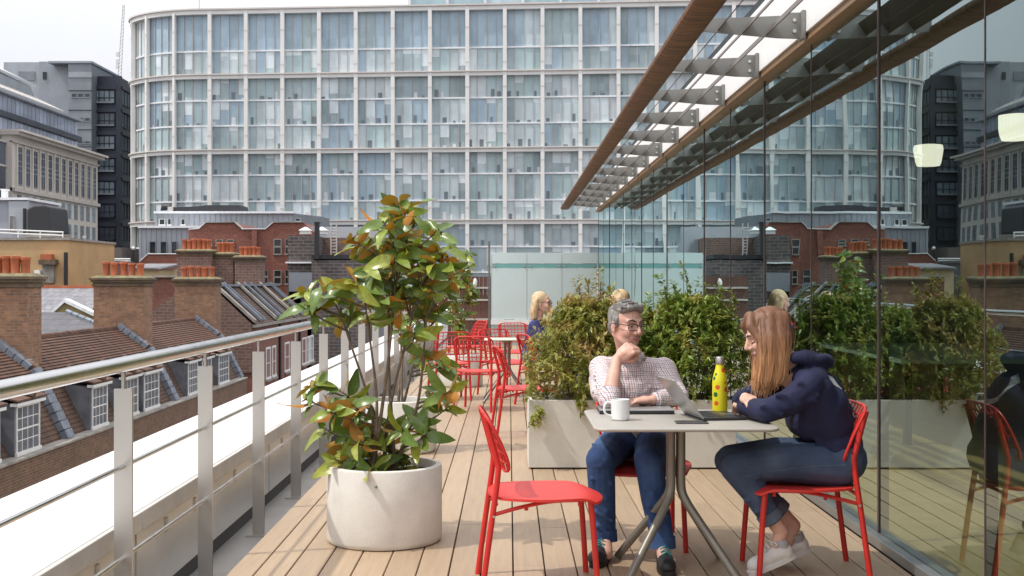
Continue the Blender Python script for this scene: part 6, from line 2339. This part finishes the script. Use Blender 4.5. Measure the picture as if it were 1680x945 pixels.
# ---- the woman in the hoodie
def woman():
    t = thing('person', 'seated woman with long hair in a navy hoodie leaning on the table', 'person', (1.45, 5.85, 0.0))
    hd = Head((1.232, 5.85, 1.128), (-0.93, -0.05, -0.34), up=(-0.3, 0, 1), s=0.97)
    pel = Vector((1.565, 5.85, 0.53))
    low, che, nk = Vector((1.565, 5.85, 0.66)), Vector((1.475, 5.85, 0.83)), Vector((1.355, 5.85, 0.985))
    sN, eN, wN = Vector((1.40, 5.665, 0.905)), Vector((1.195, 5.63, 0.79)), Vector((1.125, 5.86, 0.785))
    sF, eF, wF = Vector((1.37, 6.03, 0.905)), Vector((1.165, 6.07, 0.79)), Vector((1.125, 5.835, 0.835))
    hips = [Vector((1.545, 5.755, 0.515)), Vector((1.545, 5.945, 0.515))]
    knees = [Vector((1.065, 5.745, 0.51)), Vector((1.075, 5.955, 0.51))]
    ank = [Vector((1.285, 5.745, 0.205)), Vector((1.385, 5.93, 0.20))]
    b = MB()
    hd.flesh(b)
    b.cap(hd.p(-0.025, 0, -0.055), 0.048, nk, 0.052)
    b.chain([pel, low, che, nk - Vector((-0.02, 0, 0.06))], [0.12, 0.10, 0.115, 0.07])
    for (s, e, w) in ((sN, eN, wN), (sF, eF, wF)):
        b.cap(nk - Vector((-0.02, 0, 0.05)), 0.05, s, 0.046)
        b.chain([s, e, w], [0.044, 0.034, 0.023])
    for i in (0, 1):
        b.chain([hips[i], knees[i], ank[i]], [0.082, 0.055, 0.034])
        b.cap(knees[i].lerp(ank[i], 0.3) + Vector((0.02, 0, 0.0)), 0.048, ank[i], 0.031)
        b.cap(ank[i], 0.034, ank[i] + Vector((-0.03, 0, -0.08)), 0.033)
    fist(b, wF, (0.15, -0.98, -0.12), (0.25, 0.0, -1), -1, 0.95, curl=(0.35, 0.55, 0.45))
    fist(b, wN, (0.0, 0.98, 0.0), (0, 0, -1), 1, 0.95, curl=(0.3, 0.4, 0.3))
    blob(b, 'body', 'skin_woman', t, 0.005, 5)
    hd.features(t, skin='skin_woman', down=True)
    # hair: a cap and long falling locks with strands
    h = MB()
    hd.ell(h, -0.030, 0, 0.042, (0.110, 0.094, 0.097))
    hd.ell(h, -0.084, 0, -0.01, (0.052, 0.082, 0.095))
    for q in (-1, 1):
        h.chain([hd.p(0.04, q * 0.02, 0.118), hd.p(0.068, q * 0.055, 0.075), hd.p(0.05, q * 0.085, 0.0), hd.p(0.03, q * 0.095, -0.08)], [0.022, 0.024, 0.022, 0.016])
    locks = []
    for (dy, x0, zend, w) in ((-1, 1.200, 0.875, 0.026), (-1, 1.232, 0.86, 0.036), (-1, 1.275, 0.88, 0.034), (-1, 1.30, 0.92, 0.032), (1, 1.22, 0.85, 0.032), (1, 1.26, 0.86, 0.036), (1, 1.30, 0.9, 0.034)):
        y = 5.85 + dy * 0.086
        path = [Vector((x0 + 0.010, 5.85 + dy * 0.045, 1.215)), Vector((x0 + 0.004, y, 1.12)), Vector((x0 - 0.002, y + dy * 0.012, 1.02)), Vector((x0 - 0.012, y + dy * 0.006, 0.92)), Vector((x0 - 0.022, y - dy * 0.012, zend))]
        locks.append((path, w))
        h.chain(path, [w, w * 1.05, w * 0.92, w * 0.7, w * 0.3])
    hair = blob(h, 'hair', 'hair_ombre', t, 0.006, 5)
    st = MB()
    rr = random.Random(17)
    for (path, w) in locks:
        for i in range(34):
            a = rr.random() * 6.28
            o = Vector((math.cos(a), math.sin(a), 0))
            q = rr.uniform(0.8, 1.08)
            pts = []
            for k, p in enumerate(path):
                ww = w * [0.75, 1.0, 0.9, 0.72, 0.42][k]
                pts.append(p + o * ww * q + Vector((rr.uniform(-0.004, 0.004), rr.uniform(-0.004, 0.004), 0)))
            pts[-1] += Vector((rr.uniform(-0.01, 0.01), rr.uniform(-0.01, 0.01), rr.uniform(-0.04, 0.05)))
            sp = smoothpath(pts, 4)
            st.tube(sp, [0.0034 - 0.0022 * k / (len(sp) - 1) for k in range(len(sp))], 4)
    for i in range(60):       # loose hairs
        path, w = rr.choice(locks)
        a = rr.random() * 6.28
        o = Vector((math.cos(a), math.sin(a), 0))
        q = rr.uniform(1.05, 1.5)
        pts = [p + o * w * q * [0.9, 1.0, 0.9, 0.8, 0.8][k] + Vector((rr.uniform(-0.008, 0.008), rr.uniform(-0.008, 0.008), 0)) for k, p in enumerate(path)]
        pts[-1] += Vector((rr.uniform(-0.03, 0.03), rr.uniform(-0.03, 0.03), rr.uniform(-0.02, 0.06)))
        st.tube(smoothpath(pts, 4), 0.0011, 4)
    for i in range(150):      # combed over the crown
        a = rr.uniform(-1.45, 1.45)
        pts = []
        for k in range(6):
            th = 0.1 + 1.25 * k / 5
            e = Vector((math.cos(th) * -0.0 + 0.03 - 0.10 * math.sin(a * 0.5 + 0.8) * math.sin(th), 0, 0))
            f = -0.022 + 0.110 * math.cos(a) * math.sin(th) * 0.95 - 0.02 * k / 5
            r_ = 0.092 * math.sin(a) * math.sin(th) * 1.02
            u = 0.040 + 0.0965 * math.cos(th)
            if f > 0.055 and u < 0.08:
                break
            pts.append(hd.p(f, r_, u))
        if len(pts) > 2:
            st.tube(smoothpath(pts, 3), 0.0017, 4)
    st.build('hair_strands', 'hair_ombre', hair, kind='stuff')
    # hoodie
    s = MB()
    s.chain([pel + Vector((0.005, 0, 0.045)), low + Vector((-0.005, 0, 0)), che, nk - Vector((-0.035, 0, 0.055))], [0.130, 0.130, 0.136, 0.080])
    s.cap(Vector((1.50, 5.75, 0.80)), 0.105, Vector((1.49, 5.95, 0.80)), 0.105)
    s.cap(Vector((1.56, 5.77, 0.60)), 0.108, Vector((1.56, 5.93, 0.60)), 0.108)
    s.cap(Vector((1.43, 5.78, 0.72)), 0.09, Vector((1.43, 5.92, 0.72)), 0.09)
    for (sh, e, w) in ((sN, eN, wN), (sF, eF, wF)):
        s.cap(nk - Vector((-0.045, 0, 0.05)), 0.062, sh, 0.064)
        s.chain([sh, sh.lerp(e, 0.5) + Vector((0.005, 0, -0.02)), e], [0.067, 0.064, 0.056])
        s.chain([e, e.lerp(w, 0.5), e.lerp(w, 0.93)], [0.057, 0.05, 0.041])
        rr = random.Random(int(sh.y * 1000))
        for i in range(9):
            c = sh.lerp(e, rr.uniform(0.2, 1.05))
            dy = -0.048 if sh.y < 5.85 else 0.048
            s.cap(c + Vector((-0.03 + rr.uniform(-0.02, 0.02), dy, 0.02 + rr.uniform(-0.02, 0.02))), 0.013, c + Vector((0.05 + rr.uniform(-0.02, 0.02), dy, rr.uniform(-0.045, 0.0))), 0.010)
    for (sh, q) in ((sN, -1), (sF, 1)):
        s.cap(sh + Vector((0.05, -q * 0.035, -0.03)), 0.075, Vector((1.53, 5.85 + q * 0.085, 0.70)), 0.10)
        s.cap(sh + Vector((0.02, -q * 0.02, -0.02)), 0.07, Vector((1.44, 5.85 + q * 0.09, 0.76)), 0.085)
        s.cap(sh + Vector((0.04, -q * 0.04, 0.01)), 0.062, nk + Vector((0.09, 0, -0.02)), 0.07)
    # hood lying on the back of the neck
    for i in range(25):
        a = math.pi * (i / 24 - 0.5) * 1.25
        c = Vector((nk.x + 0.045 + 0.125 * math.cos(a), 5.85 + 0.115 * math.sin(a), 1.02 - 0.015 * math.cos(a)))
        s.ball(c + Vector((0, 0, 0.006 * math.sin(i * 1.1))), 0.030 + 0.003 * math.sin(i * 0.7))
    s.cap(Vector((1.43, 5.80, 1.0)), 0.046, Vector((1.43, 5.90, 1.0)), 0.046)
    s.cap(Vector((1.48, 5.79, 0.985)), 0.040, Vector((1.48, 5.91, 0.985)), 0.040)
    s.cap(Vector((1.40, 5.79, 1.03)), 0.036, Vector((1.47, 5.80, 1.015)), 0.032)
    rr = random.Random(5)
    for i in range(22):
        c = Vector((rr.uniform(1.46, 1.56), 5.725, rr.uniform(0.58, 0.80)))
        s.cap(c, 0.018, c + Vector((rr.uniform(-0.07, 0.05), -0.004, rr.uniform(-0.03, 0.05))), 0.010)
    hood = blob(s, 'hoodie', 'hood_navy', t, 0.006, 9)
    # white print on the back, laid on the cloth
    vs = [v.co.copy() + WL[hood] for v in hood.data.vertices]
    tree = BVHTree.FromPolygons(vs, [tuple(p.vertices) for p in hood.data.polygons])

    def onback(y, z, off=0.0025):
        hit = tree.ray_cast(Vector((2.2, y, z)), Vector((-1, 0, 0)))
        return hit[0] + hit[1] * off if hit[0] is not None else None
    mb = MB()
    rows = []
    for k in range(41):
        a = R(40) + R(280) * k / 40
        ring = []
        for rad in (0.062, 0.074, 0.086):
            ring.append(onback(5.83 + rad * 1.05 * math.sin(a) * -1, 0.885 + rad * math.cos(a)))
        rows.append(ring)
    for k in range(40):
        for q in range(2):
            pts = [rows[k][q], rows[k][q + 1], rows[k + 1][q + 1], rows[k + 1][q]]
            if all(p is not None for p in pts):
                mb.add(pts, [(0, 1, 2, 3)])
    mb.build('back_print', 'print_white', hood)
    cu = bpy.data.curves.new('letters', 'FONT')
    cu.body = 'd'
    cu.size = 0.05
    to = bpy.data.objects.new('letters', cu)
    COL.objects.link(to)
    dg = bpy.context.evaluated_depsgraph_get()
    me = bpy.data.meshes.new_from_object(to.evaluated_get(dg))
    bpy.data.objects.remove(to)
    lt = MB()
    pts = []
    for v in me.vertices:
        pts.append(onback(5.765 + v.co.x * 1.0, 0.742 + v.co.y) or Vector((1.6, 5.765, 0.75)))
    lt.add(pts, [tuple(p.vertices) for p in me.polygons])
    lt.build('back_letter', 'print_white', hood)
    # jeans
    j = MB()
    j.cap(hips[0] + Vector((0.03, 0.01, 0.03)), 0.118, hips[1] + Vector((0.03, -0.01, 0.03)), 0.118)
    for i in (0, 1):
        kn = knees[i]
        j.chain([hips[i] + Vector((0.01, 0, 0.005)), hips[i].lerp(kn, 0.5) + Vector((0, 0, 0.022)), kn + Vector((0.01, 0, 0.008))], [0.106, 0.094, 0.073])
        e = kn.lerp(ank[i], 0.74)
        j.chain([kn, kn.lerp(ank[i], 0.35) + Vector((0.012, 0, -0.004)), e], [0.072, 0.066, 0.054])
        rr = random.Random(60 + i)
        for q in range(9):
            f = rr.random()
            c = hips[i].lerp(kn, f) + Vector((0, (-1 + 2 * i) * (0.082 - 0.02 * f), rr.uniform(-0.03, 0.02)))
            j.cap(c + Vector((rr.uniform(-0.06, 0.0), 0, rr.uniform(-0.02, 0.04))), 0.012, c + Vector((rr.uniform(0, 0.06), 0, rr.uniform(-0.04, 0.0))), 0.007)
        for q in range(6):
            c = kn.lerp(e, rr.uniform(0.05, 0.95))
            j.cap(c + Vector((-0.045, -0.04, rr.uniform(-0.03, 0.02))), 0.012, c + Vector((0.045, -0.04, rr.uniform(-0.02, 0.04))), 0.009)
    jn = blob(j, 'jeans', 'denim_dark', t, 0.006, 4)
    sm_ = MB()
    pts = [Vector((1.56, 5.66, 0.535)), Vector((1.40, 5.65, 0.528)), Vector((1.2, 5.66, 0.50)), Vector((1.08, 5.67, 0.475))]
    tree2 = BVHTree.FromPolygons([v.co.copy() + WL[jn] for v in jn.data.vertices], [tuple(p.vertices) for p in jn.data.polygons])
    sp = smoothpath(pts, 14)
    for k in range(0, len(sp) - 1):
        h1 = tree2.ray_cast(Vector((sp[k].x, 5.3, sp[k].z)), Vector((0, 1, 0)))[0]
        h2 = tree2.ray_cast(Vector((sp[k + 1].x, 5.3, sp[k + 1].z)), Vector((0, 1, 0)))[0]
        if h1 is not None and h2 is not None:
            sm_.tube([h1, h1.lerp(h2, 0.7)], 0.0016, 5)
    sm_.build('seam_stitching', 'denim_cuff', jn)
    for i in (0, 1):
        kn = knees[i]
        d = (ank[i] - kn).normalized()
        a = kn.lerp(ank[i], 0.76)
        MB().tube([a - d * 0.03, a - d * 0.026, a + d * 0.018, a + d * 0.022, a + d * 0.01], [0.054, 0.0605, 0.0605, 0.056, 0.047], 20).build('cuff', 'denim_cuff', jn)
    for i, (he, to_) in enumerate((((1.345, 5.745, 0.088), (1.13, 5.725, 0.008)), ((1.468, 5.945, 0.075), (1.262, 5.94, 0.008)))):
        s_ = shoe(t, he, to_, 'shoe', 'shoe_white', 'sole_white', 'shoe_white', w=0.043, h=0.07)
        h_ = Vector(he)
        f = (Vector(to_) - h_).normalized()
        up = Vector((0, 0, 1)) - f * f.z
        p = h_ + f * 0.045 + up.normalized() * 0.07
        MB().tube([p, p.lerp(ank[i], 0.45)], [0.039, 0.0365], 16).build('sock', 'sock_grey', t)
    return t


woman()


# ---- the two people at the far table
def far_person(label, x, y, z0, face, hair, top, glasses, hand):
    t = thing('person', label, 'person', (x, y, 0))
    f, r, u = basis(face)
    hd = Head((x + f.x * 0.05, y + f.y * 0.05, z0), face, s=1.0)
    W_ = lambda a, b, z: Vector((x, y, z)) + f * a + r * b
    b = MB()
    hd.flesh(b)
    b.cap(hd.p(-0.02, 0, -0.06), 0.046, W_(0.0, 0, z0 - 0.19), 0.05)
    b.chain([W_(-0.06, 0, 0.53), W_(-0.03, 0, 0.72), W_(0.0, 0, z0 - 0.30)], [0.12, 0.11, 0.10])
    for q in (-1, 1):
        s, e = W_(0.0, q * 0.17, z0 - 0.25), W_(0.16, q * 0.22, z0 - 0.46)
        w = hd.p(0.085, q * 0.03, -0.17) if (hand and q == 1) else W_(0.36, q * 0.1, z0 - 0.40)
        b.chain([W_(0, 0, z0 - 0.23), s, e, w], [0.05, 0.045, 0.035, 0.024])
        fist(b, w, (w - e), (f if hand and q == 1 else Vector((0, 0, -1))), q, 0.92, curl=(0.8, 0.9, 0.6))
        b.chain([W_(-0.04, q * 0.09, 0.51), W_(0.38, q * 0.11, 0.50), W_(0.36, q * 0.11, 0.09), W_(0.46, q * 0.11, 0.05)], [0.08, 0.055, 0.035, 0.03])
    blob(b, 'body', 'skin_woman', t, 0.008, 4)
    hd.features(t, skin='skin_woman')
    if glasses:
        hd.glasses(t)
    h = MB()
    hd.ell(h, -0.034, 0, 0.042, (0.098, 0.086, 0.088))
    hd.ell(h, -0.075, 0, -0.02, (0.044, 0.076, 0.085))
    for q in (-1, 1):
        h.chain([hd.p(-0.045, q * 0.070, 0.03), hd.p(-0.06, q * 0.078, -0.07), hd.p(-0.055, q * 0.07, -0.17)], [0.034, 0.034, 0.022])
        h.chain([hd.p(-0.075, q * 0.05, 0.0), hd.p(-0.085, q * 0.05, -0.12), hd.p(-0.08, q * 0.05, -0.20)], [0.04, 0.042, 0.025])
    blob(h, 'hair', hair, t, 0.007, 4)
    s = MB()
    s.chain([W_(-0.06, 0, 0.55), W_(-0.03, 0, 0.72), W_(0.0, 0, z0 - 0.31), W_(0, 0, z0 - 0.25)], [0.135, 0.13, 0.125, 0.08])
    for q in (-1, 1):
        sh, e = W_(0.0, q * 0.17, z0 - 0.25), W_(0.16, q * 0.22, z0 - 0.46)
        w = hd.p(0.085, q * 0.03, -0.17) if (hand and q == 1) else W_(0.36, q * 0.1, z0 - 0.40)
        s.chain([W_(0, 0, z0 - 0.25), sh, e, e.lerp(w, 0.7)], [0.06, 0.06, 0.05, 0.04])
    blob(s, 'top', top, t, 0.008, 4)
    j = MB()
    for q in (-1, 1):
        j.chain([W_(-0.04, q * 0.09, 0.52), W_(0.38, q * 0.11, 0.505), W_(0.36, q * 0.11, 0.13)], [0.1, 0.07, 0.055])
    j.cap(W_(-0.05, -0.08, 0.53), 0.11, W_(-0.05, 0.08, 0.53), 0.11)
    blob(j, 'trousers', 'denim_dark', t, 0.008, 4)
    for q in (-1, 1):
        shoe(t, W_(0.31, q * 0.11, 0.006), W_(0.55, q * 0.11, 0.006), 'shoe', 'shoe_black', 'sole_black')
    return t


far_person('blonde woman with glasses in a navy top sitting at the far green table', 0.33, 13.75, 1.155, (0.95, -0.3, -0.08), 'hair_blond', 'blue_top', True, True)
far_person('blonde person seen only as a crown of hair behind the man', 1.17, 12.55, 1.185, (-0.9, 0.42, -0.1), 'hair_blond', 'blue_top', False, False)
